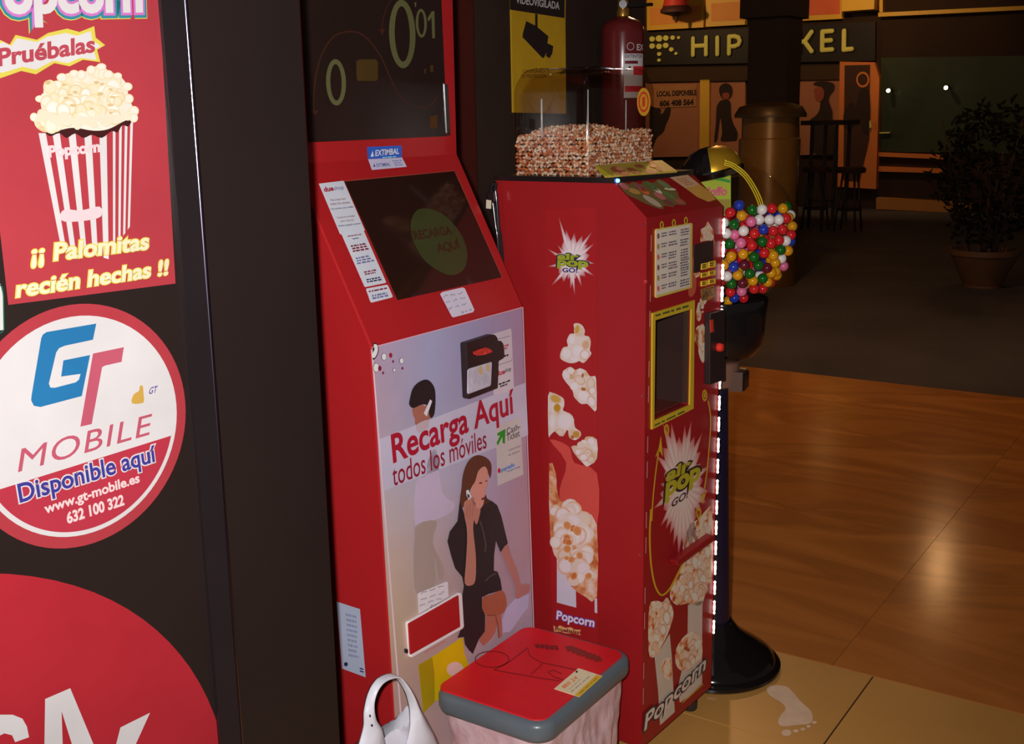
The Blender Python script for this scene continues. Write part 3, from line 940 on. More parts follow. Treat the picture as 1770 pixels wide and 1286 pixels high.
# round sticker
gc = Vector((0.848, 1.229, 1.123))
gc = PB.at(141.6, 737.5)
GR = 0.1562
rs = flat('round_sticker', circ(gc, BX, UPV, GR, 72), BN, S_RED, ven, LIFT * 1, 'round red and white sticker')
flat('white_field', circ(gc, BX, UPV, GR * 0.905, 72), BN, S_WHITE, rs, LIFT * 2)
cut = [PB.at(*c2p(0, 945)), PB.at(*c2p(805, 706))]
cd = (cut[1] - cut[0]).normalized()
cn_ = cd.cross(BN)
if cn_.z > 0:
    cn_ = -cn_
arc = [p for p in circ(gc, BX, UPV, GR * 0.865, 160) if (p - cut[0]).dot(cn_) > 0]
arc.sort(key=lambda p: math.atan2((p - gc).dot(cn_), (p - gc).dot(cd)))
flat('red_field', arc, BN, sink((200, 60, 78)), rs, LIFT * 3)
decal('letter_g', PB, c2([(462, 165), (446, 243), (310, 272), (282, 284), (268, 305), (233, 455), (240, 474), (262, 475), (362, 449), (378, 436), (386, 408), (292, 421), (303, 343), (432, 317), (392, 515), (192, 568), (160, 562), (147, 535), (150, 508), (196, 235), (204, 218), (222, 206)]), S_BLUE, rs, 3)
decal('letter_t', PB, c2([(446, 310), (595, 279), (584, 350), (504, 368), (490, 376), (440, 650), (385, 663)]), S_ROSE, rs, 3)
ptext('MOBILE', PB, c2p(82, 884), c2p(716, 703), c2p(100, 768), S_ROSE, rs, 4, space=1.08)
for lay, (ol, m_) in enumerate(((0.05, S_WHITE), (0.0, S_DBLUE))):
    ptext('Disponible aquí', PB, c2p(96, 1060), c2p(756, 856), c2p(76, 940), m_, rs, 4 + lay, bold=0.02, outline=ol)
ptext('www.gt-mobile.es', PB, c2p(216, 1100), c2p(674, 945), c2p(206, 1036), sink((255, 226, 226)), rs, 4, bold=0.03)
ptext('632 100 322', PB, c2p(322, 1134), c2p(598, 1042), c2p(314, 1076), sink((255, 226, 226)), rs, 4, bold=0.04)
decal('thumb_print', PB, c2([(632, 535), (645, 505), (668, 490), (672, 468), (686, 466), (690, 500), (692, 540), (680, 550), (640, 552)]), S_GOLD, rs, 3, 3)
ptext('GT', PB, c2p(714, 508), c2p(752, 498), c2p(722, 474), S_DBLUE, rs, 3, bold=0.01)
# big round sticker, mostly below the frame
bc = Vector((0.55, 0, 0.524))
bc = BE + BX * ((Vector((0.55, 1.251, 0)) - BE).dot(BX)) + UPV * 0.524
bs = flat('large_round_sticker', circ(bc, BX, UPV, 0.4768, 96), BN, sink((196, 46, 58)), ven, LIFT * 1, 'large round red sticker with white lettering')
c3 = lambda pts: crop(0, 940, 2.95, pts)
decal('lettering', PB, c3([(228, 790), (356, 735), (520, 1130), (405, 1150), (312, 852), (322, 1160), (222, 1175)]), S_WHITE, bs, 2)
decal('lettering', PB, c3([(-60, 885), (0, 870), (62, 870), (112, 890), (135, 930), (146, 985), (75, 1010), (60, 975), (20, 965), (-20, 985), (-80, 1010)]), S_WHITE, bs, 2)
decal('lettering', PB, c3([(612, 935), (763, 860), (690, 1021), (640, 1130), (560, 1150), (590, 1021)]), S_WHITE, bs, 2)
edge = decal('paper_label', PB, [(-60, 500), (0, 490), (5, 512), (6, 570), (-60, 580)], S_WHITE, ven, 1, label='white label cut by the frame')
ribbon('label_edge', PB, [[(-4, 490), (3, 496), (5, 512), (6, 570), (0, 576)]], 2.0, sink((40, 120, 90)), edge, 2)
# ------------------------------------------------------------------ red top-up kiosk
KX0, KX1 = 1.597, 2.12
RED_RGB = (176, 25, 30)
REDK = mat('kiosk_red', (152, 27, 30), 0.62, 0.36, spec=0.4, var=0.05, scale=3, bump=0.01)
kio = thing('topup_kiosk', ((KX0 + KX1) / 2, 1.66, 0), 'red phone top-up kiosk with dark screens and a printed front panel', 'kiosk')
prof = [(1.372, 0.04), (1.396, 1.081), (1.568, 1.416), (1.568, 2.08), (1.92, 2.08), (1.92, 0.04)]
prism('cabinet', [Vector((KX0, y, z)) for y, z in prof], Vector((KX1 - KX0, 0, 0)), REDK, kio, 0.003)
box('plinth', KX0 + 0.02, KX1 - 0.02, 1.40, 1.90, 0, 0.04, BLACKTRIM, kio)
PKF = Plane((1.9, 1.396, 1.081), (0, -1.0, -(1.396 - 1.372) / 1.041 * -1))
PKF = Plane((1.9, 1.396, 1.081), Vector((1, 0, 0)).cross(Vector((0, 0.024, 1.041))))
PKS = Plane((1.9, 1.396, 1.081), Vector((1, 0, 0)).cross(Vector((0, 0.172, 0.335))))
PKU = Plane((1.9, 1.568, 1.6), (0, -1, 0))
PKL = Plane((KX0, 1.5, 0.6), (-1, 0, 0))
c4p = lambda x, y: (500 + x / 4.2875, y / 4.2875)
c4 = lambda pts: crop(500, 0, 4.2875, pts)
c5 = lambda pts: crop(520, 240, 3.571, pts)
c5p = lambda x, y: (520 + x / 3.571, 240 + y / 3.571)
c6 = lambda pts: crop(630, 540, 4.019, pts)
c6p = lambda x, y: (630 + x / 4.019, 540 + y / 4.019)
c7 = lambda pts: crop(640, 780, 3.572, pts)
c7p = lambda x, y: (640 + x / 3.572, 780 + y / 3.572)
def kink(rgb, k=K_FRONT, **kw):
    return mat('kiosk_print', rgb, k, kw.pop('rough', 0.5), spec=0.25, **kw)
# upper screen: a dark glass pane with dim figures behind it
SCREEN = mat('dark_screen', (34, 22, 19), 0.62, 0.30, spec=0.3, var=0.05)
CHROME = mat('chrome', (225, 225, 230), 1, 0.12, 1.0)
scr = slab('upper_screen', PKU, [(507, -170), (756, -170), (761, 0), (771.5, 235.5), (533, 246), (519.5, 0)], 0.003, SCREEN, kio, label='dark upper screen with dim olive digits')
PKU2 = Plane((1.9, 1.565, 1.6), (0, -1, 0))
OLIVE = kink((84, 84, 52), 0.62)
def dring(cx, cy, rx, ry, t):
    ring_decal('digit', PKU2, [c4p(*q) for q in ell(cx, cy, rx, ry, 36, -0.03)], [c4p(*q) for q in ell(cx, cy, rx - t, ry - t * 1.15, 36, -0.03)], OLIVE, scr, 1)
dring(836, 252, 98, 254, 42)
dring(345, 610, 74, 172, 32)
dring(977, 172, 41, 107, 19)
decal('digit', PKU2, c4([(1022, 138), (1054, 84), (1074, 82), (1079, 282), (1058, 284), (1053, 128), (1032, 160)]), OLIVE, scr, 1)
decal('digit_mark', PKU2, c4([(926, 18), (940, 16), (938, 50), (930, 52)]), OLIVE, scr, 1)
DIMOR, DIMYE = kink((60, 32, 22)), kink((66, 48, 20))
ribbon('curve_print', PKU2, [catmull(c4([(182, 815), (180, 700), (205, 520), (250, 380), (330, 270), (430, 235), (520, 247), (600, 312), (680, 425), (740, 560), (800, 680), (880, 765), (960, 795), (1040, 785), (1112, 700)]), 4, False)], 2.4, DIMOR, scr, 1)
ribbon('curve_print', PKU2, [catmull(c4([(686, 215), (694, 140), (715, 70), (740, 20), (770, -40)]), 4, False)], 1.8, kink((58, 30, 20)), scr, 1)
decals('arrow_print', PKU2, [c4([(160, 815), (215, 820), (186, 855)]), c4([(664, 212), (708, 215), (688, 262)])], DIMOR, scr, 1)
decal('picture_print', PKU2, c4([(495, 455), (520, 440), (640, 440), (656, 460), (655, 590), (640, 600), (510, 600), (498, 585)]), DIMYE, scr, 1)
decal('picture_print', PKU2, c4([(1040, 862), (1098, 850), (1098, 948), (1042, 950)]), kink((70, 44, 20)), scr, 1)
decals('tick_print', PKU2, [c4([(998, 512), (1012, 510), (1010, 545), (1000, 545)]), c4([(1042, 485), (1066, 483), (1064, 532), (1046, 534)])], DIMYE, scr, 1)
slab('screen_clip', PKU, c4([(1136, 620), (1150, 620), (1168, 985), (1156, 990)]), 0.006, CHROME, kio, 0.001)
slab('screen_clip', PKU, c4([(1156, 625), (1164, 625), (1184, 1005), (1172, 1005)]), 0.005, CHROME, kio, 0.001)
# folded sticker on the crease
tagb = decal('folded_sticker', PKU, [(634, 254), (694, 251.5), (694.5, 272), (635.5, 275)], kink((44, 86, 176), 0.62), kio, 1, label='blue and white folded sticker')
fold_px = 274.0
decal('white_half', PKS, [(636, 275.5), (694.8, 272.5), (703, 288.5), (642.5, 294)], kink((188, 184, 214), 0.70), tagb, 1)
ptext('EXTIMBAL', PKU, (648, 270), (689, 266), (648.5, 259.5), kink((214, 226, 240), 0.62), tagb, 2, bold=0.02)
decal('sail_mark', PKU, [(640, 271), (645.5, 270.5), (643.5, 260.5)], kink((214, 226, 240), 0.62), tagb, 2)
bars('small_print', PKU, [(660, 270.4), (689, 268.4), (689, 272.4), (660, 274.2)], 1, kink((120, 190, 220)), tagb, 2, 4, 1.0)
ptext('EXTIMBAL', PKS, (651, 289), (675, 287), (649.5, 283), kink((70, 84, 140), 0.7), tagb, 2, bold=0.01)
decal('sail_mark', PKS, [(645, 289), (648.5, 288.6), (646, 282.5)], kink((40, 60, 130), 0.7), tagb, 2)
bars('small_print', PKS, [(676, 277), (694, 275.5), (699, 286.5), (682, 288)], 3, kink((120, 128, 168), 0.7), tagb, 2, 5, 1.0)
# touch screen on the sloping desk
GLASSDK = mat('touch_glass', (40, 22, 17), 0.70, 0.10, spec=0.6, var=0.05)
ts = slab('touch_screen', PKS, c5([(268, 262), (948, 198), (1240, 855), (595, 997)]), 0.002, GLASSDK, kio, label='dark touch screen with a dim green badge')
PKS2 = Plane(PKS.p + PKS.n * 0.002, PKS.n)
ribbon('screen_bezel', PKS2, [c5([(262, 262), (948, 197), (1242, 855)])], 1.6, mat('bezel_edge', (150, 60, 50), 0.7, 0.4), ts, 1)
d8 = lambda pts: crop(690, 370, 8.037, pts)
decal('badge', PKS2, d8([(160, 130), (190, 20), (260, -60), (370, -75), (500, -50), (640, 30), (760, 150), (860, 290), (925, 440), (945, 580), (920, 720), (850, 810), (740, 850), (600, 820), (450, 730), (330, 620), (230, 460), (170, 290)]), mat('badge_green', (54, 60, 32), 0.70, 0.3, spec=0.4), ts, 1, 4)
BADGETXT = mat('badge_text', (58, 34, 22), 0.7, 0.3, spec=0.4)
dp = lambda x, y: (690 + x / 8.037, 370 + y / 8.037)
ptext('RECARGA', PKS2, dp(215, 365), dp(740, 285), dp(175, 235), BADGETXT, ts, 2, bold=0.03)
ptext('AQUÍ', PKS2, dp(540, 560), dp(860, 500), dp(490, 385), BADGETXT, ts, 2, bold=0.03)
# instruction stickers down the left of the desk
LABELW = kink((196, 200, 224), K_SLOPE)
TXR, TXB, TXG = kink((120, 40, 60), K_SLOPE), kink((34, 40, 78), K_SLOPE), kink((112, 112, 148), K_SLOPE)
f2 = lambda x, y: (545 + x / 10.72, 305 + y / 10.72)
f3 = lambda x, y: (590 + x / 9.89, 400 + y / 9.89)
l1 = decal('instruction_label', PKS, [f2(55, 140), f2(515, 85), f2(912, 1008), f2(450, 1078)], LABELW, kio, 3, label='tall white instruction sticker')
ptext('due', PKS, f2(160, 300), f2(335, 272), f2(130, 205), kink((150, 16, 40), K_SLOPE), l1, 4, bold=0.04)
ptext('shop', PKS, f2(345, 290), f2(528, 262), f2(318, 195), TXG, l1, 4, bold=0.01)
ptext('Recarga aquí', PKS, f2(285, 472), f2(560, 440), f2(270, 430), TXR, l1, 4, bold=0.01)
ptext('todos los móviles', PKS, f2(272, 540), f2(632, 506), f2(258, 498), TXR, l1, 4, bold=0.01)
ptext('Top up here your mobile', PKS, f2(278, 636), f2(700, 590), f2(262, 598), TXB, l1, 4, bold=0.02)
ptext('Cupones prepago', PKS, f2(398, 796), f2(728, 756), f2(382, 756), TXR, l1, 4, bold=0.01)
ptext('para Internet', PKS, f2(468, 862), f2(712, 834), f2(452, 822), TXR, l1, 4, bold=0.01)
ptext('Online prepaid vouchers', PKS, f2(424, 950), f2(838, 898), f2(410, 910), TXB, l1, 4, bold=0.02)
l2 = decal('instruction_label', PKS, [f3(-20, 30), f3(370, -20), f3(395, 30), f3(760, 868), f3(745, 886), f3(408, 955), f3(388, 945), f3(0, 60)], LABELW, kio, 2, label='second white instruction sticker')
for (a, b, c, dd, n, m_, sd) in (((92, 78), (322, 44), (330, 70), (98, 104), 1, TXR, 1), ((166, 125), (276, 108), (288, 130), (176, 148), 1, TXB, 2), ((140, 240), (400, 195), (478, 320), (172, 372), 3, TXR, 3),
                                 ((225, 450), (480, 398), (572, 520), (255, 580), 3, TXG, 4), ((360, 690), (578, 645), (608, 722), (380, 762), 2, TXR, 5), ((394, 820), (655, 772), (690, 845), (425, 892), 2, TXB, 6)):
    bars('small_print', PKS, [f3(*a), f3(*b), f3(*c), f3(*dd)], n, m_, l2, 4, sd, 1.05, h=0.62)
l3 = decal('warning_label', PKS, [f3(415, 995), f3(430, 978), f3(770, 915), f3(790, 925), f3(872, 1108), f3(862, 1132), f3(515, 1220), f3(490, 1208)], LABELW, kio, 2, label='small white warning sticker')
bars('small_print', PKS, [f3(445, 1022), f3(762, 960), f3(776, 990), f3(460, 1052)], 1, TXR, l3, 4, 8, 1.0, h=0.8)
bars('small_print', PKS, [f3(500, 1090), f3(800, 1030), f3(842, 1112), f3(500, 1180)], 2, TXG, l3, 4, 9, 1.0, h=0.7)
# handwritten note at the bottom of the desk
nt_ = decal('handwritten_note', PKS, [(760, 508.5), (764, 505), (799, 497), (803, 499), (819.5, 536), (817, 540), (783, 549), (780, 547)], kink((198, 192, 210), K_SLOPE), kio, 2, label='small handwritten note')
rw = random.Random(8)
lines_ = []
for (x0, y0, x1, y1) in ((766, 513, 800, 506), (770, 522, 804, 515), (775, 534, 806, 526), (796, 541, 815, 536)):
    n_ = 22
    lines_ += [[(x0 + (x1 - x0) * i / n_ + rw.uniform(-.5, .5), y0 + (y1 - y0) * i / n_ + rw.uniform(-2.4, 2.4)) for i in range(k0, k0 + 6)] for k0 in (0, 8, 16)]
ribbon('handwriting', PKS, lines_, 0.7, kink((70, 66, 96), K_SLOPE), nt_, 3)
# printed front panel
fz = lambda z: 1.396 - 0.024 * (1.081 - z) / 1.041
FX0, FX1 = KX0 + 0.002, KX1 - 0.003
Q = [Vector((FX0, fz(1.077), 1.077)), Vector((FX1, fz(1.077), 1.077)), Vector((FX1, fz(0.05), 0.05)), Vector((FX0, fz(0.05), 0.05))]
tbl = [[(158, 138, 158), (146, 146, 178), (142, 134, 166), (146, 124, 152)],
       [(160, 140, 156), (146, 146, 176), (150, 138, 166), (148, 122, 146)],
       [(166, 156, 164), (160, 156, 178), (158, 150, 176), (152, 130, 152)],
       [(172, 152, 140), (164, 146, 152), (154, 138, 162), (156, 124, 138)],
       [(170, 148, 124), (158, 138, 132), (156, 132, 146), (156, 126, 138)],
       [(158, 132, 122), (158, 136, 134), (156, 134, 146), (160, 140, 158)],
       [(150, 120, 116), (158, 136, 138), (162, 142, 150), (160, 140, 158)],
       [(178, 160, 152), (178, 160, 156), (170, 150, 150), (160, 140, 150)]]
pan = grid_print('front_panel', PKF, Q, tbl, K_FRONT, VINK, kio, 1, label='printed front panel with people phoning')
ribbon('panel_edge', PKF, [[(642, 604), (668, 930), (697, 1295)]], 2.6, kink((226, 176, 190)), pan, 2)
ribbon('panel_edge', PKF, [[(642, 601), (903, 531)]], 1.6, kink((196, 150, 164)), pan, 2)
ribbon('panel_edge', PKF, [[(903, 531), (922, 1085)]], 2.0, kink((206, 160, 172)), pan, 2)
for (x, y, r_, col) in ((1163, 690, 27, (214, 206, 222)), (1380, 740, 22, (214, 206, 222)), (1290, 855, 14, (206, 196, 214)), (1245, 672, 21, (140, 30, 50)), (1275, 748, 12, (110, 24, 40)), (1390, 832, 12, (110, 24, 40)), (1152, 890, 12, (110, 24, 40))):
    ry = r_ * 1.5
    if col[0] > 200:
        decal('dot_print', PKF, [(500 + p / 7.145, 520 + q / 7.145) for p, q in ell(x, y, r_ + 6, ry + 6, 18)], kink((92, 74, 96)), pan, 2)
    decal('dot_print', PKF, [(500 + p / 7.145, 520 + q / 7.145) for p, q in ell(x, y, r_, ry, 18)], kink(col), pan, 3)
e4 = lambda pts: crop(500, 520, 7.145, pts)
decal('dot_print', PKF, e4([(1032, 528), (1075, 530), (1098, 575), (1095, 640), (1065, 705), (1024, 718)]), kink((52, 34, 44)), pan, 2, 3)
decal('dot_print', PKF, e4([(1040, 536), (1072, 540), (1086, 580), (1082, 635), (1058, 690), (1026, 705), (1020, 650), (1046, 600), (1036, 560)]), kink((232, 214, 228)), pan, 3, 3)
decal('dot_print', PKF, [(500 + p / 7.145, 520 + q / 7.145) for p, q in ell(1066, 824, 38, 60, 20)], kink((84, 66, 86)), pan, 2)
decal('dot_print', PKF, [(500 + p / 7.145, 520 + q / 7.145) for p, q in ell(1066, 824, 32, 53, 20)], kink((214, 214, 226)), pan, 3)
decal('dot_print', PKF, [(500 + p / 7.145, 520 + q / 7.145) for p, q in ell(1108, 832, 21, 32, 16)], kink((112, 22, 44)), pan, 4)
# printed man
SKIN, SKIN2, BLK = kink((148, 92, 78)), kink((166, 112, 98)), kink((38, 28, 30))
man = decal('printed_man', PKF, c7([(262, 480), (285, 330), (280, 190), (330, 150), (345, 60), (360, 20), (400, -20), (420, 60), (440, 250), (530, 330), (470, 400), (430, 420), (385, 560), (440, 700), (450, 770), (420, 795), (392, 650), (390, 840), (282, 890), (262, 700)]), kink((160, 146, 152)), pan, 2, 3, label='printed man on the phone')
decal('shirt', PKF, c7([(280, 190), (336, 158), (352, 60), (405, -10), (440, 250), (520, 325), (468, 395), (300, 450), (272, 440)]), kink((172, 158, 182)), man, 3, 3)
decal('trousers', PKF, c7([(285, 452), (405, 430), (380, 560), (440, 700), (450, 765), (420, 792), (392, 650), (390, 838), (282, 884), (262, 700), (270, 540)]), kink((148, 132, 126)), man, 4, 3)
decal('head', PKF, c6([(330, 660), (390, 635), (412, 650), (470, 640), (472, 720), (440, 742), (352, 780), (345, 740), (332, 712)]), SKIN, man, 4, 3)
decal('hair', PKF, c6([(308, 600), (328, 528), (372, 482), (430, 466), (474, 510), (487, 580), (480, 700), (452, 732), (432, 660), (420, 640), (388, 640), (332, 664), (304, 640)]), BLK, man, 5, 3)
decal('phone', PKF, c6([(448, 603), (462, 616), (424, 722), (404, 700)]), kink((196, 190, 206)), man, 6)
# pale banner and its words
decal('banner_print', PKF, [(655, 759), (908, 661), (912, 752), (664, 848)], kink((174, 168, 188)), pan, 3)
decal('face_tint', PKF, c6([(352, 782), (438, 744), (432, 800), (372, 835)]), kink((170, 152, 162)), pan, 5, 3)
TXRED = kink((150, 22, 44))
ptext('Recarga Aquí', PKF, (679, 816.5), (889, 726.5), (673, 751), TXRED, pan, 6, bold=0.022)
ptext('todos los móviles', PKF, (677.5, 841), (839.5, 774), (675, 804), kink((128, 24, 44)), pan, 6, bold=0.004)
# pale service sticker
sv = decal('service_sticker', PKF, c6([(905, 790), (1075, 725), (1098, 1125), (918, 1205)]), kink((176, 170, 170)), pan, 5)
decal('green_arrow', PKF, c6([(915, 838), (972, 808), (968, 912), (952, 905), (950, 862), (918, 925), (910, 905), (936, 850), (918, 858)]), kink((40, 128, 36)), sv, 6)
ptext('Cash-', PKF, c6p(982, 848), c6p(1076, 808), c6p(978, 805), kink((52, 44, 50)), sv, 6, bold=0.005)
ptext('Ticket', PKF, c6p(982, 895), c6p(1072, 858), c6p(978, 848), kink((52, 44, 50)), sv, 6, bold=0.005)
bars('small_print', PKF, [c6p(985, 945), c6p(1080, 908), c6p(1082, 975), c6p(990, 1010)], 2, kink((130, 124, 130)), sv, 6, 2, 1.0, h=0.25)
ptext('paysafe', PKF, c6p(944, 1118), c6p(1036, 1078), c6p(940, 1078), kink((40, 108, 186)), sv, 6, bold=0.02)
decal('seal_mark', PKF, [c6p(p, q) for p, q in ell(928, 1098, 10, 18, 12)], kink((170, 24, 40)), sv, 6)
bars('small_print', PKF, [c6p(985, 1100), c6p(1082, 1060), c6p(1083, 1072), c6p(986, 1112)], 1, kink((60, 90, 160)), sv, 6, 3, 1.0)
# printed woman
wom = decal('printed_woman', PKF, c7([(545, 300), (530, 430), (482, 495), (468, 555), (490, 640), (515, 720), (560, 775), (570, 830), (558, 900), (558, 1080), (530, 1150), (570, 1145), (576, 1190), (600, 1225), (625, 1250), (662, 1160), (700, 1110), (702, 1010), (682, 965), (682, 900), (720, 880), (806, 855), (796, 790), (778, 742), (755, 735), (757, 640), (768, 552), (796, 622), (842, 565), (826, 500), (802, 400), (776, 332), (742, 305), (700, 312), (662, 350), (640, 420), (600, 420), (570, 380)]), kink((42, 34, 36)), pan, 7, label='printed woman in black on the phone')
decal('seat_print', PKF, c7([(832, 970), (890, 905), (975, 878), (968, 965), (930, 1010), (860, 1112), (812, 1120), (808, 1040)]), kink((166, 160, 190)), wom, 6)
decal('hair', PKF, c7([(552, 230), (560, 150), (580, 85), (610, 42), (652, 22), (700, 34), (732, 65), (739, 112), (730, 165), (716, 130), (692, 92), (655, 125), (640, 190), (606, 235), (600, 300), (560, 345), (543, 300)]), kink((86, 50, 38)), wom, 9, 3)
decal('hair', PKF, c7([(700, 262), (712, 290), (735, 305), (700, 325), (680, 330)]), kink((70, 40, 34)), wom, 8, 3)
decal('face', PKF, c7([(690, 92), (655, 122), (636, 185), (612, 225), (612, 290), (640, 340), (668, 352), (688, 322), (692, 285), (703, 258), (700, 240), (712, 205), (716, 150), (710, 110)]), kink((186, 128, 116)), wom, 10, 3)
decals('features', PKF, [c7([(655, 195), (668, 188), (682, 192), (670, 200)]), c7([(696, 182), (706, 176), (712, 182), (704, 186)]), c7([(672, 290), (692, 280), (688, 296), (676, 300)])], kink((90, 44, 44)), wom, 11)
decal('neckline', PKF, c7([(638, 345), (670, 352), (658, 420), (644, 450), (628, 405)]), SKIN2, wom, 9, 3)
decal('forearm', PKF, c7([(566, 330), (576, 305), (620, 282), (640, 315), (632, 400), (624, 480), (640, 640), (638, 790), (610, 826), (572, 812), (578, 700), (586, 560), (584, 470), (570, 400)]), SKIN2, wom, 10, 3)
ribbon('fingers', PKF, [c7([(588, 330), (580, 400)]), c7([(604, 318), (598, 410)]), c7([(622, 318), (616, 400)])], 1.0, SKIN, wom, 12)
decal('phone', PKF, c7([(578, 240), (592, 235), (612, 280), (594, 298), (580, 270)]), kink((196, 196, 214)), wom, 12)
decal('phone_screen', PKF, c7([(582, 262), (596, 264), (600, 282), (588, 286)]), kink((48, 52, 92)), wom, 13)
decal('resting_arm', PKF, c7([(798, 624), (838, 572), (862, 640), (902, 740), (922, 818), (960, 814), (978, 828), (970, 868), (932, 892), (905, 908), (888, 900), (886, 830), (850, 740), (816, 660)]), kink((160, 106, 102)), wom, 8, 3)
decal('thigh', PKF, c7([(684, 905), (740, 882), (800, 856), (826, 890), (833, 950), (812, 996), (770, 1008), (720, 1010), (688, 985)]), kink((150, 84, 62)), wom, 8, 3)
decal('lower_leg', PKF, c7([(706, 1008), (800, 995), (806, 1140), (782, 1152), (776, 1065), (762, 1120), (735, 1160), (690, 1200), (662, 1165), (702, 1105)]), kink((156, 94, 78)), wom, 7)
ribbon('shin_line', PKF, [c7([(712, 1012), (762, 1008), (776, 1070), (784, 1150)])], 1.4, kink((104, 52, 46)), wom, 10)
ribbon('cloth_fold', PKF, [c7([(668, 430), (690, 500), (705, 580), (700, 620)]), c7([(700, 800), (730, 770), (770, 750)])], 2.6, kink((70, 62, 54)), wom, 8)
# yellow corner patch
decal('yellow_patch', PKF, crop(560, 1020, 4.835, [(785, 625), (905, 555), (1155, 390), (1170, 520), (1230, 700), (1100, 860), (900, 935), (825, 1030)]), kink((186, 160, 12)), pan, 2)
decal('yellow_patch_shade', PKF, crop(560, 1020, 4.835, [(785, 625), (900, 558), (918, 690), (922, 930), (825, 1030)]), kink((150, 128, 14)), pan, 3)
decal('panel_disc', PKF, [(560 + p / 4.835, 1020 + q / 4.835) for p, q in ell(1090, 660, 70, 62, 20)], kink((196, 168, 160)), pan, 4)
# payout flap with its bezel
bez = slab('payout_bezel', PKF, c7([(212, 1058), (222, 1046), (536, 868), (548, 876), (560, 1080), (548, 1094), (240, 1270), (228, 1266)]), 0.010, kink((206, 196, 206)), kio, 0.003, label='white rimmed red payout flap')
PKF2 = Plane(PKF.p + PKF.n * 0.010, PKF.n)
slab('flap', PKF2, c7([(228, 1062), (538, 886), (549, 1082), (240, 1256)]), 0.004, REDK, bez, 0.002)
slab('lock', PKF, [(560 + p / 4.835, 1020 + q / 4.835) for p, q in ell(676, 506, 8, 20, 12)], 0.006, BLACKTRIM, kio)
ribbon('small_print_line', PKF, [c7([(330, 1245), (460, 1170)])], 0.9, kink((190, 70, 84)), pan, 3)
n2_ = decal('handwritten_note', PKF, crop(560, 1020, 4.835, [(768, 35), (775, 22), (1010, -75), (1022, -68), (1028, 50), (776, 196)]), kink((196, 190, 198)), kio, 9, label='handwritten note above the payout flap')
lines_ = []
for (x0, y0, x1, y1) in ((725, 1024, 766, 1010), (724, 1036, 768, 1021), (722, 1046, 764, 1032), (740, 1048, 760, 1041)):
    n_ = 26
    lines_ += [[(x0 + (x1 - x0) * i / n_ + rw.uniform(-.5, .5), y0 + (y1 - y0) * i / n_ + rw.uniform(-2.0, 2.0)) for i in range(k0, k0 + 7)] for k0 in (0, 9, 18)]
ribbon('handwriting', PKF, lines_, 0.8, kink((60, 54, 66)), n2_, 10)
# card and note reader
f5 = lambda pts: crop(790, 560, 9.185, pts)
wl = decal('reader_label', PKF, f5([(535, 160), (835, 70), (848, 110), (888, 1025), (595, 1135), (560, 1100), (555, 300)]), kink((182, 174, 184)), kio, 6, label='pale label beside the reader')
bars('small_print', PKF, f5([(650, 350), (822, 300), (778, 400), (655, 430)]), 2, kink((170, 30, 44)), wl, 7, 3, 1.0, h=0.6)
bars('small_print', PKF, f5([(665, 505), (820, 468), (822, 500), (668, 538)]), 1, BLK, wl, 7, 4, 1.0, h=0.9)
ribbon('label_rule', PKF, [f5([(625, 240), (825, 188)]), f5([(590, 590), (600, 660), (850, 580), (848, 550)])], 1.0, kink((120, 112, 122)), wl, 7)
ptext('due', PKF, *[(790 + x / 9.185, 560 + y / 9.185) for x, y in ((608, 830), (738, 790), (604, 745))], kink((160, 20, 40)), wl, 7, bold=0.03)
ptext('shop', PKF, *[(790 + x / 9.185, 560 + y / 9.185) for x, y in ((738, 795), (840, 755), (735, 710))], BLK, wl, 7, bold=0.01)
bars('small_print', PKF, f5([(622, 945), (840, 865), (805, 965), (665, 1012)]), 2, BLK, wl, 7, 5, 1.0, h=0.6)
READER = mat('reader_black', (38, 26, 26), 0.62, 0.4, spec=0.3)
rd = slab('note_reader', PKF, f5([(42, 300), (60, 285), (460, 158), (500, 162), (535, 200), (548, 262), (600, 258), (632, 300), (650, 430), (645, 530), (560, 580), (545, 1010), (95, 1182), (78, 1160)]), 0.018, READER, kio, 0.003, label='black note reader with a red lit slot')
PKR = Plane(PKF.p + PKF.n * 0.018, PKF.n)
REDLED = mat('reader_led', (200, 50, 40), 0.7, 0.4, var=0.5, scale=160)
slab('lit_slot', PKR, f5([(245, 440), (330, 405), (440, 372), (510, 395), (545, 440), (480, 470), (400, 490), (300, 502), (260, 480)]), 0.003, REDLED, rd)
slab('reader_window', PKR, f5([(160, 730), (190, 705), (535, 600), (545, 620), (530, 960), (515, 985), (175, 1112), (155, 1100)]), 0.002, kink((168, 164, 178), var=0.15, scale=60), rd, 0.001)
decals('window_smudge', PKR, [f5([(330, 680), (370, 665), (390, 780), (350, 800), (320, 760)]), f5([(445, 640), (480, 630), (500, 720), (470, 760), (440, 690)])], kink((176, 150, 112)), rd, 6, 3)
# rating label on the left flank
e6 = lambda pts: crop(560, 1020, 4.835, pts)
rl = decal('rating_label', PKL, e6([(105, 95), (302, 158), (350, 728), (152, 655)]), kink((176, 184, 206), 0.85), kio, 1, label='pale rating label on the left flank')
bars('small_print', PKL, e6([(180, 180), (280, 205), (298, 580), (205, 560)]), 9, kink((140, 148, 178), 0.85), rl, 2, 3, 1.0)
decal('mark', PKL, [(560 + p / 4.835, 1020 + q / 4.835) for p, q in ell(186, 618, 16, 18, 12)], kink((40, 40, 84), 0.85), rl, 2)
bars('mark', PKL, e6([(300, 640), (330, 650), (334, 695), (302, 684)]), 2, kink((40, 40, 84), 0.85), rl, 2, 4, 1.2, False)
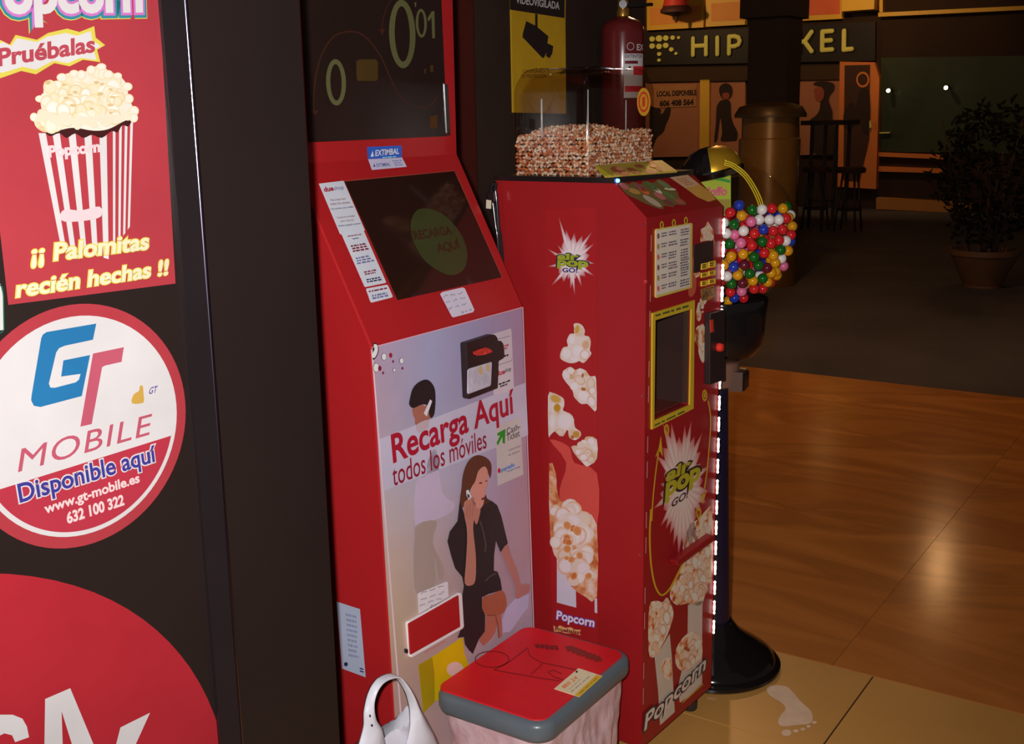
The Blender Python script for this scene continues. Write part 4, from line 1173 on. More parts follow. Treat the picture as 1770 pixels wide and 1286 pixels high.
# ------------------------------------------------------------------ popcorn machine
PT = math.radians(-2.71)
P0 = Vector((2.157, 1.103, 0))
PXD, PYD = Vector((math.cos(PT), math.sin(PT), 0)), Vector((-math.sin(PT), math.cos(PT), 0))
MP_ = Matrix.Translation(P0) @ Matrix.Rotation(PT, 4, 'Z')
W_, D_ = 0.358, 0.40
def toL(p):
    w = p - P0
    return Vector((w.dot(PXD), w.dot(PYD), p.z))
PPF = Plane(P0, -PYD)
PPS = Plane(P0, -PXD)
PSL = Plane(MP_ @ Vector((0, 0, 1.285)), PXD.cross(MP_.to_3x3() @ Vector((0, 0.078, 0.070))))
REDP = mat('popcorn_machine_red', (152, 27, 31), 0.86, 0.36, spec=0.4, var=0.05, scale=3, bump=0.01)
pop = thing('popcorn_machine', MP_ @ Vector((W_ / 2, D_ / 2, 0)), 'red popcorn vending machine with a clear corn hopper on top', 'popcorn machine')
q0, q1 = toL(PPF.at(1130.4, 553)), toL(PPF.at(1190, 697))
wx0, wx1, wz1, wz0 = q0.x, q1.x, q0.z, toL(PPF.at(1128, 727)).z
bm = bmesh.new()
def V(x, y, z): return bm.verts.new(MP_ @ Vector((x, y, z)))
sec = [(0, 0.045), (0, 1.285), (0.078, 1.355), (D_, 1.355), (D_, 0.045)]
Lv = [V(0, y, z) for y, z in sec]
Rv = [V(W_, y, z) for y, z in sec]
bm.faces.new(Lv[::-1])
bm.faces.new(Rv)
for i in range(1, 5):
    j = (i + 1) % 5
    bm.faces.new((Lv[i], Lv[j], Rv[j], Rv[i]))
I = [V(wx0, 0, wz0), V(wx1, 0, wz0), V(wx1, 0, wz1), V(wx0, 0, wz1)]
J = [V(wx0, 0.14, wz0), V(wx1, 0.14, wz0), V(wx1, 0.14, wz1), V(wx0, 0.14, wz1)]
O = [Lv[0], Rv[0], Rv[1], Lv[1]]
for i in range(4):
    j = (i + 1) % 4
    bm.faces.new((O[i], O[j], I[j], I[i]))
    bm.faces.new((I[i], I[j], J[j], J[i]))
bm.faces.new(J)
from_bm('cabinet', bm, REDP, pop)
INSIDE = mat('chute_dark', (50, 36, 34), 0.42, 0.5, spec=0.2)
lin_ = 0.003
box('chute_lining', wx0 + 0.001, wx1 - 0.001, 0.02, 0.139, wz0 + 0.001, wz0 + 0.004, mat('chute_floor', (96, 40, 32), 0.42), pop, MP_)
box('chute_back', wx0 + 0.001, wx1 - 0.001, 0.134, 0.139, wz0 + 0.004, wz1 - 0.001, INSIDE, pop, MP_)
box('chute_wall', wx0 + 0.001, wx0 + 0.004, 0.002, 0.134, wz0 + 0.004, wz1 - 0.001, INSIDE, pop, MP_)
box('chute_wall', wx1 - 0.004, wx1 - 0.001, 0.002, 0.134, wz0 + 0.004, wz1 - 0.001, INSIDE, pop, MP_)
box('chute_roof', wx0 + 0.004, wx1 - 0.004, 0.002, 0.134, wz1 - 0.004, wz1 - 0.001, INSIDE, pop, MP_)
TRAYW = mat('tray_white', (176, 168, 166), 0.42, 0.4)
for (cx_, cy_) in ((wx0 + 0.05, 0.07), (wx0 + 0.028, 0.042)):
    lathe('cup_ring', MP_ @ Vector((cx_, cy_, wz0 + 0.006)), [(0.001, 0.008), (0.017, 0.008), (0.020, 0.004), (0.019, -0.002)], TRAYW, pop, 20)
PANE = clear_mat('window_pane', (0.9, 0.88, 0.88), 1.4, 0.05, 0.5)
box('window_pane', wx0 + 0.004, wx1 - 0.004, 0.003, 0.006, wz0 + 0.005, wz1 - 0.004, PANE, pop, MP_)
def pink_(rgb, k=K_PFRONT, **kw):
    return mat('machine_print', rgb, k, kw.pop('rough', 0.5), spec=0.25, **kw)
GOLD = pink_((146, 122, 28))
d4 = lambda pts: crop(1090, 500, 3.571, pts)
e1 = lambda pts: crop(1010, 280, 6.769, pts)
e2 = lambda pts: crop(1100, 370, 6.77, pts)
e3 = lambda pts: crop(1080, 1060, 5.69, pts)
d5 = lambda pts: crop(1090, 860, 3.017, pts)
g7 = lambda pts: crop(1110, 680, 5.843, pts)
d2_ = lambda pts: crop(840, 280, 3.386, pts)
d6 = lambda pts: crop(900, 520, 2.145, pts)
e7 = lambda pts: crop(880, 1000, 4.496, pts)
pt1 = lambda f, x, y: f([(x, y)])[0]
fo = [toL(PPF.at(*q)) for q in ((1125.6, 541), (1198.4, 518.5), (1196.4, 706), (1124.6, 742))]
fi = [Vector((wx0, 0, wz1)), Vector((wx1, 0, wz1)), Vector((wx1, 0, wz0)), Vector((wx0, 0, wz0))]
bm = bmesh.new()
a_ = [[bm.verts.new(MP_ @ Vector((p.x, yy, p.z))) for p in ring] for yy in (-0.004, 0.0) for ring in (fo, fi)]
for i in range(4):
    j = (i + 1) % 4
    bm.faces.new((a_[0][i], a_[0][j], a_[1][j], a_[1][i]))
    bm.faces.new((a_[0][i], a_[2][i], a_[2][j], a_[0][j]))
    bm.faces.new((a_[1][i], a_[1][j], a_[3][j], a_[3][i]))
fr_ = from_bm('window_frame', bm, GOLD, pop, label='yellow printed window frame')
PPF2 = Plane(P0 - PYD * 0.004, -PYD)
bars('small_print', PPF2, d4([(145, 158), (375, 88), (378, 104), (148, 172)]), 1, pink_((60, 62, 30)), fr_, 2, 3, 1.0, h=0.8)
bars('small_print', PPF2, d4([(140, 836), (372, 724), (372, 740), (142, 850)]), 1, pink_((60, 62, 30)), fr_, 2, 4, 1.0, h=0.7)
# feet
RUB = mat('rubber_black', (30, 24, 24), 0.4, 0.5)
for fx_, fy_ in ((0.300, 0.03), (0.04, 0.03), (0.30, 0.37), (0.04, 0.37)):
    lathe('foot', MP_ @ Vector((fx_, fy_, 0)), [(0.001, 0), (0.017, 0), (0.019, 0.006), (0.019, 0.024), (0.014, 0.030), (0.008, 0.032), (0.008, 0.045)], RUB, pop, 14)
# black deck under the hopper
DECK = mat('deck_black', (26, 20, 20), 0.6, 0.2, spec=0.5)
box('deck', -0.002, W_ + 0.002, 0.079, D_ + 0.002, 1.3555, 1.367, DECK, pop, MP_, 0.002)
# clear hopper
HX0, HX1, HY0, HY1, HZ0, HZ1 = 0.020, 0.312, 0.158, 0.362, 1.3675, 1.602
bm = bmesh.new()
add_box(bm, HX0, HX1, HY0, HY1, HZ0, HZ1)
bm.edges.ensure_lookup_table()
vert_e = [e for e in bm.edges if abs(e.verts[0].co.z - e.verts[1].co.z) > 0.1]
bmesh.ops.bevel(bm, geom=vert_e, offset=0.012, segments=4, affect='EDGES', profile=0.5)
top_e = [e for e in bm.edges if min(e.verts[0].co.z, e.verts[1].co.z) > HZ1 - 1e-5 and len(e.link_faces) == 2]
bmesh.ops.bevel(bm, geom=top_e, offset=0.055, segments=8, affect='EDGES', profile=0.5)
bmesh.ops.delete(bm, geom=[f for f in bm.faces if max(v.co.z for v in f.verts) < HZ0 + 1e-5], context='FACES')
bmesh.ops.transform(bm, matrix=MP_, verts=bm.verts[:])
HOP = clear_mat('hopper_plastic', (0.86, 0.81, 0.78), 1.55, 0.06, 0.9)
hop = from_bm('hopper', bm, HOP, pop, True, 'clear plastic corn hopper')
PHF = Plane(MP_ @ Vector((0, HY0, 1.5)), -PYD)
stk = decal('round_seal', PHF, [(840 + p / 4.019, q / 4.019) for p, q in ell(1092, 708, 47, 98, 32)], pink_((168, 124, 34)), hop, 3, label='gold round seal with a red numeral')
ring_decal('seal_ring', PHF, [(840 + p / 4.019, q / 4.019) for p, q in ell(1090, 708, 36, 72, 32)], [(840 + p / 4.019, q / 4.019) for p, q in ell(1090, 708, 27, 56, 32)], pink_((190, 50, 30)), stk, 4)
ptext('1', PHF, (840 + 1080 / 4.019, 742 / 4.019), (840 + 1100 / 4.019, 738 / 4.019), (840 + 1080 / 4.019, 676 / 4.019), pink_((190, 50, 30)), stk, 4, bold=0.03)
GLINT = mat('glint_plastic', (196, 200, 200), 0.85, 0.2)  # pale strips that imitate bright highlights on the hopper's corner and faces
for sx_, sy_, z0_, z1_, rr_ in ((HX0 + 0.0042, HY0 + 0.0042, HZ0, HZ1 - 0.05, 0.0011), (HX0 + 0.002, HY0 + 0.125, 1.45, 1.535, 0.0022), (HX0 + 0.160, HY0 + 0.002, 1.46, 1.53, 0.0014)):
    tube('hopper_glint', [MP_ @ Vector((sx_, sy_, z0_)), MP_ @ Vector((sx_, sy_, z1_))], rr_, GLINT, hop, 8)
# corn in the hopper
rk = random.Random(11)
KV, KF_, KC = [], [], []
unit = [(0, 0, 1)] + [(math.sin(a) * math.cos(b), math.sin(a) * math.sin(b), math.cos(a)) for a in (1.0, 2.1) for b in (2 * math.pi * i / 6 for i in range(6))] + [(0, 0, -1)]
uf = [(0, 1 + i, 1 + (i + 1) % 6) for i in range(6)] + [(1 + i, 7 + i, 7 + (i + 1) % 6, 1 + (i + 1) % 6) for i in range(6)] + [(13, 7 + (i + 1) % 6, 7 + i) for i in range(6)]
kcols = [L3(c, 0.85) for c in ((222, 166, 120), (204, 122, 70), (236, 214, 190), (186, 96, 50), (226, 186, 148), (150, 76, 44))]
kc2 = [L3(c, 0.85) for c in ((236, 222, 204), (200, 130, 88), (232, 206, 176))]
def fill_top(x, y):
    return 1.455 + 0.022 * math.exp(-((x - 0.13) ** 2 + (y - 0.26) ** 2) / 0.006) + 0.006 * math.sin(37 * x + 3) * math.sin(41 * y)
def kernel(x, y, z):
    q = Matrix.Rotation(rk.uniform(0, 6.28), 3, 'X') @ Matrix.Rotation(rk.uniform(0, 6.28), 3, 'Y') @ Matrix.Rotation(rk.uniform(0, 6.28), 3, 'Z')
    sx, sy, sz = rk.uniform(0.0036, 0.0046), rk.uniform(0.0040, 0.0050), rk.uniform(0.0054, 0.0068)
    n0 = len(KV)
    c, c2 = rk.choice(kcols), rk.choice(kc2)
    for i, u in enumerate(unit):
        taper = 0.75 if u[2] < 0 else 1.05
        KV.append(MP_ @ (Vector((x, y, z)) + q @ Vector((u[0] * sx * taper, u[1] * sy * taper, u[2] * sz))))
        KC.append(c2 if u[2] < -0.3 else c)
    KF_.extend(tuple(n0 + i for i in f) for f in uf)
s_ = 0.0086
zt = HZ0 + 0.004
ny_, nx_ = int((HY1 - HY0 - 0.012) / s_), int((HX1 - HX0 - 0.012) / s_)
for lay in range(2):
    for j in range(ny_ + 1):
        y = HY0 + 0.007 + j * s_
        z = zt
        while z < fill_top(HX0, y):
            kernel(HX0 + 0.006 + lay * 0.007 + rk.uniform(-.001, .0012), y + rk.uniform(-.002, .002), z + rk.uniform(-.002, .002))
            z += s_
    for i in range(nx_ + 1):
        x = HX0 + 0.007 + i * s_
        z = zt
        while z < fill_top(x, HY0):
            kernel(x + rk.uniform(-.002, .002), HY0 + 0.006 + lay * 0.007 + rk.uniform(-.001, .0012), z + rk.uniform(-.002, .002))
            z += s_
for i in range(nx_ + 1):
    for j in range(ny_ + 1):
        x, y = HX0 + 0.007 + i * s_, HY0 + 0.007 + j * s_
        kernel(x + rk.uniform(-.002, .002), y + rk.uniform(-.002, .002), fill_top(x, y) + rk.uniform(-.003, .003))
me = bpy.data.meshes.new('corn_kernels')
core = []
n0 = len(KV)
NX, NY = 12, 10
for i in range(NX + 1):
    for j in range(NY + 1):
        x, y = HX0 + 0.012 + (HX1 - HX0 - 0.024) * i / NX, HY0 + 0.012 + (HY1 - HY0 - 0.024) * j / NY
        KV.append(MP_ @ Vector((x, y, fill_top(x, y) - 0.004)))
        KC.append(L3((150, 90, 52), 0.85))
for i in range(NX):
    for j in range(NY):
        a = n0 + i * (NY + 1) + j
        KF_.append((a, a + NY + 1, a + NY + 2, a + 1))
me.from_pydata([tuple(v) for v in KV], [], KF_)
corn = link('corn_kernels', me, vcol_mat('corn_skin', 0.4, 0.35), None, True)
set_ink(corn, KC)
tag(corn, 'heap of raw popcorn kernels filling the clear hopper', 'corn', None, 'stuff')
# yellow price board lying in front of the hopper
pY = MP_ @ Vector((0, 0.082, 1.3695))
PYL = Plane(pY, PXD.cross(MP_.to_3x3() @ Vector((0, 0.07, 0.020))))
yb_px = e1([(120, 55), (900, -5), (1085, 125), (240, 187)])
yb = slab('price_board', PYL, yb_px, 0.004, pink_((142, 124, 40)), None, 0.0008)
tag(yb, 'yellow picture board lying against the front of the corn hopper', 'board')
PYL2 = Plane(PYL.p + PYL.n * 0.004, PYL.n)
decal('board_edge', PYL2, e1([(122, 56), (160, 53), (345, 184), (242, 187)]), pink_((176, 160, 26)), yb, 1)
decals('board_picture', PYL2, [e1([(300, 80), (400, 60), (540, 150), (420, 160)]), e1([(490, 80), (560, 75), (660, 135), (600, 142)]), e1([(690, 100), (760, 90), (850, 135), (770, 140)]), e1([(580, 45), (640, 30), (700, 55), (640, 70)]), e1([(740, 10), (800, -5), (920, 100), (870, 105)])], pink_((128, 60, 40)), yb, 2, 3)
decals('board_picture', PYL2, [e1([(360, 70), (430, 65), (470, 100), (400, 105)]), e1([(760, 40), (820, 30), (850, 60), (790, 70)])], pink_((190, 120, 70)), yb, 3, 3)
BLUELED = mat('blue_led', (90, 150, 255), 1, emit=6)
lathe('indicator_led', MP_ @ Vector((toL(PPF.at(1122, 307)).x, 0.0785, 1.3605)), [(0.001, 0.006), (0.0035, 0.005), (0.0045, 0.0)], BLUELED, pop, 12, up=tuple(-PYD))
# pictures on the sloping top
GREENP, PINKP, CREAMP, OLIVEP, ORP = pink_((70, 92, 54), 0.5), pink_((156, 84, 82), 0.5), pink_((178, 164, 140), 0.5), pink_((92, 78, 42), 0.5), pink_((180, 84, 40), 0.5)
fp = decal('flavour_sticker', PSL, e1([(398, 252), (445, 240), (530, 262), (560, 232), (660, 262), (690, 225), (760, 242), (820, 242), (860, 205), (950, 238), (1030, 300), (1090, 355), (1112, 420), (1182, 470), (1176, 505), (1060, 500), (1040, 528), (930, 512), (922, 552), (850, 540), (700, 482), (620, 440), (500, 382), (420, 292)]), OLIVEP, pop, 1, 3, label='sticker of assorted flavoured snacks')
for (x, y, rx, ry, t_, m_) in ((470, 290, 70, 26, .55, PINKP), (580, 345, 80, 28, .35, pink_((150, 112, 56), .5)), (650, 300, 95, 26, .55, pink_((120, 62, 70), .5)), (700, 345, 70, 24, .55, ORP), (790, 285, 95, 24, .6, GREENP), (850, 335, 70, 20, .6, CREAMP),
                               (930, 265, 90, 24, .55, pink_((96, 104, 70), .5)), (1000, 320, 70, 14, .1, CREAMP), (980, 390, 90, 26, .5, pink_((84, 96, 56), .5)), (880, 400, 80, 28, .5, PINKP), (790, 460, 130, 30, .55, pink_((150, 130, 112), .5)), (985, 480, 70, 26, .4, pink_((96, 56, 48), .5)), (1110, 465, 62, 24, .4, pink_((140, 66, 60), .5))):
    decal('snack_print', PSL, [(1010 + p / 6.769, 280 + q / 6.769) for p, q in ell(x, y, rx, ry, 18, t_)], m_, fp, 2)
fl_ = decal('flyer', PSL, e1([(998, 182), (1208, 150), (1352, 268), (1180, 308)]), pink_((176, 140, 108), 0.5), pop, 1, label='curled paper flyer')
decal('flyer_lower', PSL, e1([(1180, 308), (1352, 266), (1470, 350), (1540, 440), (1450, 468), (1320, 412)]), pink_((172, 126, 58), 0.5), fl_, 1, 0)
bars('small_print', PSL, e1([(1060, 205), (1200, 180), (1310, 262), (1180, 285)]), 4, pink_((150, 92, 56), 0.5), fl_, 2, 6, 0.9)
# menu plate with hooks
mp = slab('menu_plate', PPF, [(1131.3, 398), (1133, 395.5), (1193, 385), (1194.7, 387), (1193.8, 497.6), (1132.4, 515), (1131, 513)], 0.004, pink_((150, 132, 66)), pop, 0.001, label='menu plate with rows of small print')
PPM = Plane(P0 - PYD * 0.004, -PYD)
decal('menu_sheet', PPM, [(1133.2, 398.8), (1192.8, 387.8), (1192.2, 494.8), (1133, 511)], pink_((158, 148, 136)), mp, 1)
def mq(u, v):
    x = 1133.2 + 59.6 * u
    return (x, 398.8 - 11 * u + v * (112.2 - 5.2 * u))
MTX = [pink_((92, 50, 40)), pink_((72, 62, 76)), pink_((140, 60, 40))]
for r_ in range(6):
    v0 = 0.04 + r_ * 0.162
    decal('menu_picture', PPM, [(mq(0.07, v0 + 0.05)[0] + 2.2 * math.cos(t), mq(0.07, v0 + 0.05)[1] + 5 * math.sin(t)) for t in (2 * math.pi * i / 12 for i in range(12))], [pink_((96, 60, 60)), pink_((120, 100, 50)), pink_((150, 70, 60))][r_ % 3], mp, 2)
    for (ua_, ub_, n_, sd) in ((0.15, 0.33, 2, r_), (0.36, 0.62, 2 + (r_ in (2, 3)), r_ + 9), (0.70, 0.97, 3 + (r_ in (2, 3)), r_ + 20)):
        bars('small_print', PPM, [mq(ua_, v0), mq(ub_, v0), mq(ub_, v0 + 0.042 * n_), mq(ua_, v0 + 0.042 * n_)], n_, MTX[1], mp, 2, sd, 1.0, h=0.55)
for (x, y) in ((290, 128), (432, 104), (572, 78)):
    ring_decal('hook_mark', PPF, [(1100 + p / 6.77, 370 + q / 6.77) for p, q in ell(x, y, 23, 46, 20)], [(1100 + p / 6.77, 370 + q / 6.77) for p, q in ell(x, y, 11, 30, 20)], GOLD, pop, 3)
    decal('hook_digit', PPF, [(1100 + p / 6.77, 370 + q / 6.77) for p, q in ell(x, y, 5, 22, 10)], pink_((60, 40, 20)), pop, 3)
# popcorn pictures, display, keypad, coin panel on the front
POPF = ramp_mat('popcorn_print_front', [(0.34, (122, 50, 28)), (0.44, (170, 112, 72)), (0.54, (176, 160, 144)), (0.72, (170, 142, 110))], K_PFRONT, 42, 3)
POPS2 = ramp_mat('popcorn_print_side', [(0.30, (178, 120, 64)), (0.42, (216, 184, 132)), (0.55, (218, 210, 206)), (0.74, (206, 192, 186))], K_PSIDE, 30, 3)
decal('popcorn_print', PPF, e2([(830, 88), (862, 130), (895, 190), (908, 300), (905, 380), (890, 310), (760, 320), (748, 330), (750, 200), (770, 165), (800, 150)]), POPF, pop, 1, 3)
decal('popcorn_print', PPF, e2([(690, 1180), (720, 1040), (760, 1020), (800, 1060), (830, 1000), (850, 900), (800, 890), (770, 960), (740, 1000), (735, 1260), (710, 1240)]), POPF, pop, 1)
decal('popcorn_print', PPF, e2([(640, 500), (665, 520), (672, 700), (700, 740), (690, 900), (640, 970), (605, 930), (620, 780), (640, 700)]), pink_((140, 62, 42)), pop, 1, 3)
decal('popcorn_print', PPF, e2([(665, 690), (745, 680), (730, 730), (690, 745)]), POPF, pop, 2)
decal('popcorn_print', PPF, d4([(455, 230), (420, 225), (400, 250), (395, 320), (415, 350), (420, 400), (440, 450), (455, 430)]), POPF, pop, 1, 3)
dsp = slab('display', PPF, e2([(670, 358), (893, 306), (890, 548), (748, 585), (740, 672), (663, 692)]), 0.002, mat('lcd_dark', (40, 28, 26), K_PFRONT, 0.2), pop, label='dark display')
for r_ in range(3):
    for c_ in range(2):
        x0, x1 = ((750, 826), (840, 916))[c_]
        y0 = (565, 675, 772)[r_] - c_ * 22
        h_ = (88, 72, 76)[r_]
        key = slab('key', PPF, e2([(x0, y0 + 14), (x1, y0), (x1, y0 + h_ - 14), (x0, y0 + h_)]), 0.003, pink_((176, 136, 34)), pop, 0.0006)
        bars('key_mark', PPM, e2([(x0 + 14, y0 + 22), (x1 - 14, y0 + 14), (x1 - 14, y0 + h_ - 24), (x0 + 14, y0 + h_ - 16)]), 2, pink_((60, 44, 24)), key, 2, r_ * 2 + c_, 1.0, False, 0.6)
decal('key_panel_print', PPF, e2([(745, 880), (905, 830), (915, 960), (840, 1010), (760, 1010)]), pink_((120, 84, 40)), pop, 1)
bars('small_print', PPF, e2([(755, 880), (905, 840), (905, 950), (760, 985)]), 4, pink_((70, 46, 28)), pop, 2, 5, 1.0)
coin = slab('coin_panel', PPF, d4([(455, 146), (545, 124), (547, 556), (452, 585)]), 0.016, mat('coin_black', (30, 22, 22), K_PFRONT, 0.35), pop, 0.002, label='black coin panel')
PPC = Plane(P0 - PYD * 0.016, -PYD)
slab('coin_slot', PPC, d4([(488, 190), (505, 186), (510, 262), (493, 266)]), 0.002, pink_((150, 40, 26)), coin)
lathe('reject_button', PPC.at(1241, 600), [(0.001, 0.014), (0.009, 0.012), (0.011, 0.004), (0.010, 0)], pink_((190, 40, 30)), coin, 16, up=tuple(-PYD))
# burst, name and arrows on the lower front
rb = random.Random(21)
tips = []
for i in range(30):
    t = 2 * math.pi * i / 30
    rr = rb.uniform(0.72, 1.2) * (1.25 if abs(math.sin(t)) > 0.8 else 1)
    tips.append((1178 + 46 * rr * math.cos(t), 842 + 98 * rr * math.sin(t) - 14 * rr * math.cos(t)))
br_ = burst('burst_print', PPF, (1178, 842), tips, 0.58, 0.74, (170, 154, 146), (142, 26, 28), K_PFRONT, VINK, pop, 1, 'pale printed burst')
LIME, INKB = pink_((132, 122, 28)), pink_((44, 30, 26))
def logo(parent, pl, f, air, popc, go, layer, c1_, c2_, c3_):
    for lay, (ol, a__) in enumerate(((0.085, c2_), (0.0, c1_))):
        ptext('air', pl, *f(air), a__, parent, layer + lay, bold=0.045, outline=ol)
        ptext('pop', pl, *f(popc), a__, parent, layer + lay, bold=0.045, outline=ol)
    ptext('GO!', pl, *f(go), c3_, parent, layer + 1, bold=0.03)
logo(br_, PPF, g7, [(232, 905), (478, 775), (250, 770)], [(222, 1120), (574, 925), (236, 905)], [(284, 1160), (452, 1052), (300, 1072)], 2, LIME, INKB, pink_((62, 40, 40)))
YARROW = pink_((150, 120, 24))
ribbon('arrow_print', PPF, [catmull(g7([(92, 1290), (104, 1080), (130, 820), (166, 560)]), 5, False)], 2.0, YARROW, pop, 2)
decal('arrow_head', PPF, g7([(185, 425), (206, 645), (178, 585), (128, 645), (165, 540)]), YARROW, pop, 2)
ribbon('arrow_print', PPF, [catmull(g7([(664, 75), (688, 250), (678, 480), (652, 780), (626, 960)]), 5, False)], 2.0, YARROW, pop, 2)
decal('arrow_head', PPF, g7([(606, 1122), (598, 1000), (622, 1020), (650, 975)]), YARROW, pop, 2)
ribbon('arrow_print', PPF, [catmull(d5([(105, 60), (98, 180), (102, 320), (118, 430), (140, 490), (165, 508), (200, 478), (235, 415), (272, 340)]), 5, False)], [3.0] * 1000, YARROW, pop, 2)
for f_, x, y, ch in ((d4, 455, 655, '1'), (d4, 220, 868, '3'), (d5, 353, 80, '2')):
    s__ = 1.0 if f_ is d4 else 0.85
    ring_decal('step_mark', PPF, f_([(p, q) for p, q in ell(x, y, 16 * s__, 36 * s__, 20)]), f_([(p, q) for p, q in ell(x, y, 9 * s__, 24 * s__, 20)]), YARROW, pop, 2)
    ptext(ch, PPF, f_([(x - 4, y + 16)])[0], f_([(x + 5, y + 12)])[0], f_([(x - 4, y - 16)])[0], YARROW, pop, 2, bold=0.01)
decal('popcorn_print', PPF, d5([(285, 235), (292, 180), (312, 135), (352, 112), (398, 60), (424, 62), (428, 300), (424, 420), (398, 475), (365, 560), (300, 552), (240, 560), (205, 522), (215, 460), (268, 345), (272, 250)]), POPF, pop, 1, 3)
decal('white_stripe', PPF, d5([(298, 560), (374, 536), (372, 745), (372, 970), (300, 1040), (255, 1070), (248, 980), (275, 860), (296, 720)]), pink_((150, 138, 126)), pop, 1)
decal('white_stripe', PPF, e3([(290, 425), (360, 335), (440, 200), (460, 420), (470, 640), (490, 970), (345, 1102), (325, 760)]), pink_((150, 138, 126)), pop, 1)
decal('popcorn_print', PPF, d5([(95, 572), (130, 538), (165, 545), (190, 522), (222, 600), (200, 690), (165, 765), (120, 832), (92, 800)]), POPF, pop, 2, 3)
decal('popcorn_print', PPF, d5([(235, 790), (280, 720), (330, 700), (365, 740), (370, 830), (320, 880), (260, 900), (232, 860)]), POPF, pop, 2, 3)
decal('popcorn_print', PPF, d5([(160, 860), (205, 830), (215, 900), (200, 950), (172, 930)]), POPF, pop, 2, 3)
FW, FT = [(176, 160, 148), (168, 148, 132), (172, 140, 112)], [(152, 112, 86), (146, 98, 72), (160, 132, 110)]
lobes('popcorn_shading', PPF, d5([(300, 240), (320, 150), (355, 125), (415, 90), (418, 410), (390, 465), (360, 540), (245, 545), (220, 520), (228, 465), (285, 340)]), 46, 5.5, 11, 31, K_PFRONT, FW, FT, pop, 2.2, 0.62)
lobes('popcorn_shading', PPF, d5([(105, 585), (135, 550), (185, 540), (210, 600), (190, 690), (155, 760), (118, 815), (100, 795)]), 18, 6, 11, 32, K_PFRONT, FW, FT, pop, 3.2, 0.62)
lobes('popcorn_shading', PPF, d5([(245, 790), (285, 730), (330, 712), (355, 745), (360, 825), (315, 870), (262, 885)]), 16, 6, 11, 33, K_PFRONT, FW, FT, pop, 3.2, 0.62)
lobes('popcorn_shading', PPF, e2([(830, 120), (885, 200), (895, 290), (765, 305), (765, 200), (800, 165)]), 9, 3, 5.5, 34, K_PFRONT, FW, [(160, 120, 92)], pop, 2.2, 0.62)
lobes('popcorn_shading', PPF, e2([(705, 1180), (725, 1060), (765, 1040), (800, 1080), (735, 1230), (715, 1225)]), 9, 2.5, 5, 35, K_PFRONT, FW, FT, pop, 2.2, 0.62)
for lay, (ol, m_) in enumerate(((0.07, pink_((46, 40, 38))), (0.0, pink_((160, 148, 138))))):
    ptext('Popcorn', PPF, *e3([(168, 1215), (770, 600), (196, 985)]), m_, pop, 7 + lay, bold=0.02, outline=ol)
ribbon('foot_line', PPF, [e3([(560, 880), (765, 695)])], 1.6, YARROW, pop, 3)
bar = slab('handle_bar', PPF, d5([(195, 322), (392, 184), (404, 212), (208, 352)]), 0.022, REDP, pop, 0.004, label='red handle bar of the hatch')
# rope light up the right edge, one bead after another
LEDW = mat('rope_light', (255, 246, 238), 1, emit=1.8)
zs = [1.255 - 1.075 * i / 20 for i in range(21)]
for i in range(20):
    z1, z0_ = zs[i], zs[i + 1] + 0.016
    h_ = z1 - z0_
    r_ = 0.0034 if i < 7 else 0.0028
    lathe('rope_light', MP_ @ Vector((W_ - 0.003, -0.005, z0_)), [(0.001, 0), (r_ * 1.2, 0.003), (r_ * 0.8, h_ * 0.2), (r_ * 1.25, h_ * 0.5), (r_ * 0.8, h_ * 0.8), (r_ * 1.3, h_ - 0.003), (0.001, h_)], LEDW, pop, 8)
DASH = pink_((206, 150, 140), 0.8)
for i in range(20):
    if i % 3 != 1:
        ribbon('edge_dash', PPF, [[(1125.2 - 15.2 * (i + 0.1) / 20, 402 + 870 * (i + 0.1) / 20), (1125.2 - 15.2 * (i + 0.75) / 20, 402 + 870 * (i + 0.75) / 20)]], 1.1, DASH, pop, 2)
for (x, y) in ((1112.5, 387.8), (1111, 685), (1106.6, 959)):
    lathe('rivet', PPS.at(x, y), [(0.001, 0.002), (0.0022, 0.0016), (0.003, 0)], CHROME, pop, 10, up=tuple(-PXD))
bars('etched_mark', PPS, [(1113, 483), (1119, 484), (1119, 490), (1113, 489)], 2, pink_((206, 90, 90), 0.85), pop, 1, 2, 1.0)
# the vinyl strip on the left side
sheet = decal('side_sticker', PPS, [(944, 362), (1031, 358), (1033.5, 1080), (1034, 1118), (955, 1100), (950, 800)], mat('vinyl_red', (158, 28, 32), 0.86, 0.45, spec=0.3), pop, 1, label='tall red sticker strip with popcorn pictures')
bt = d2_([(425, 315), (470, 395), (520, 412), (566, 428), (625, 405), (600, 480), (638, 474), (610, 545), (642, 596), (606, 610), (637, 668), (585, 672), (563, 735), (530, 680), (522, 788), (496, 745), (480, 690), (455, 705), (380, 728), (425, 650), (358, 612), (408, 590), (358, 506), (412, 535), (418, 482), (440, 500)])
b2_ = burst('burst_print', PPS, d2_([(505, 580)])[0], bt, 0.52, 0.66, (226, 216, 224), (158, 28, 32), K_PSIDE, VINK, sheet, 2, 'pale printed burst')
def p2(rgb): return pink_(rgb, K_PSIDE)
logo(b2_, PPS, d2_, [(420, 572), (545, 575), (422, 533)], [(419, 622), (600, 632), (421, 572)], [(450, 645), (538, 648), (450, 618)], 3, p2((150, 160, 40)), p2((40, 48, 70)), p2((36, 48, 110)))
decal('steam_print', PPS, d6([(108, 515), (180, 540), (200, 600), (284, 640), (284, 830), (230, 792), (160, 765), (145, 700), (170, 600)]), p2((196, 74, 66)), sheet, 2, 3)
hz = lambda pts: crop(860, 560, 6.43, pts)
hd_ = lambda x, y, rx, ry, t, a, b: (860 + x / 6.43, 560 + y / 6.43, rx / 6.43, ry / 6.43, t, a, b)
WHI, TAN, YLW, BRN, CRM = (214, 204, 208), (196, 156, 124), (190, 150, 70), (160, 96, 44), (208, 190, 178)
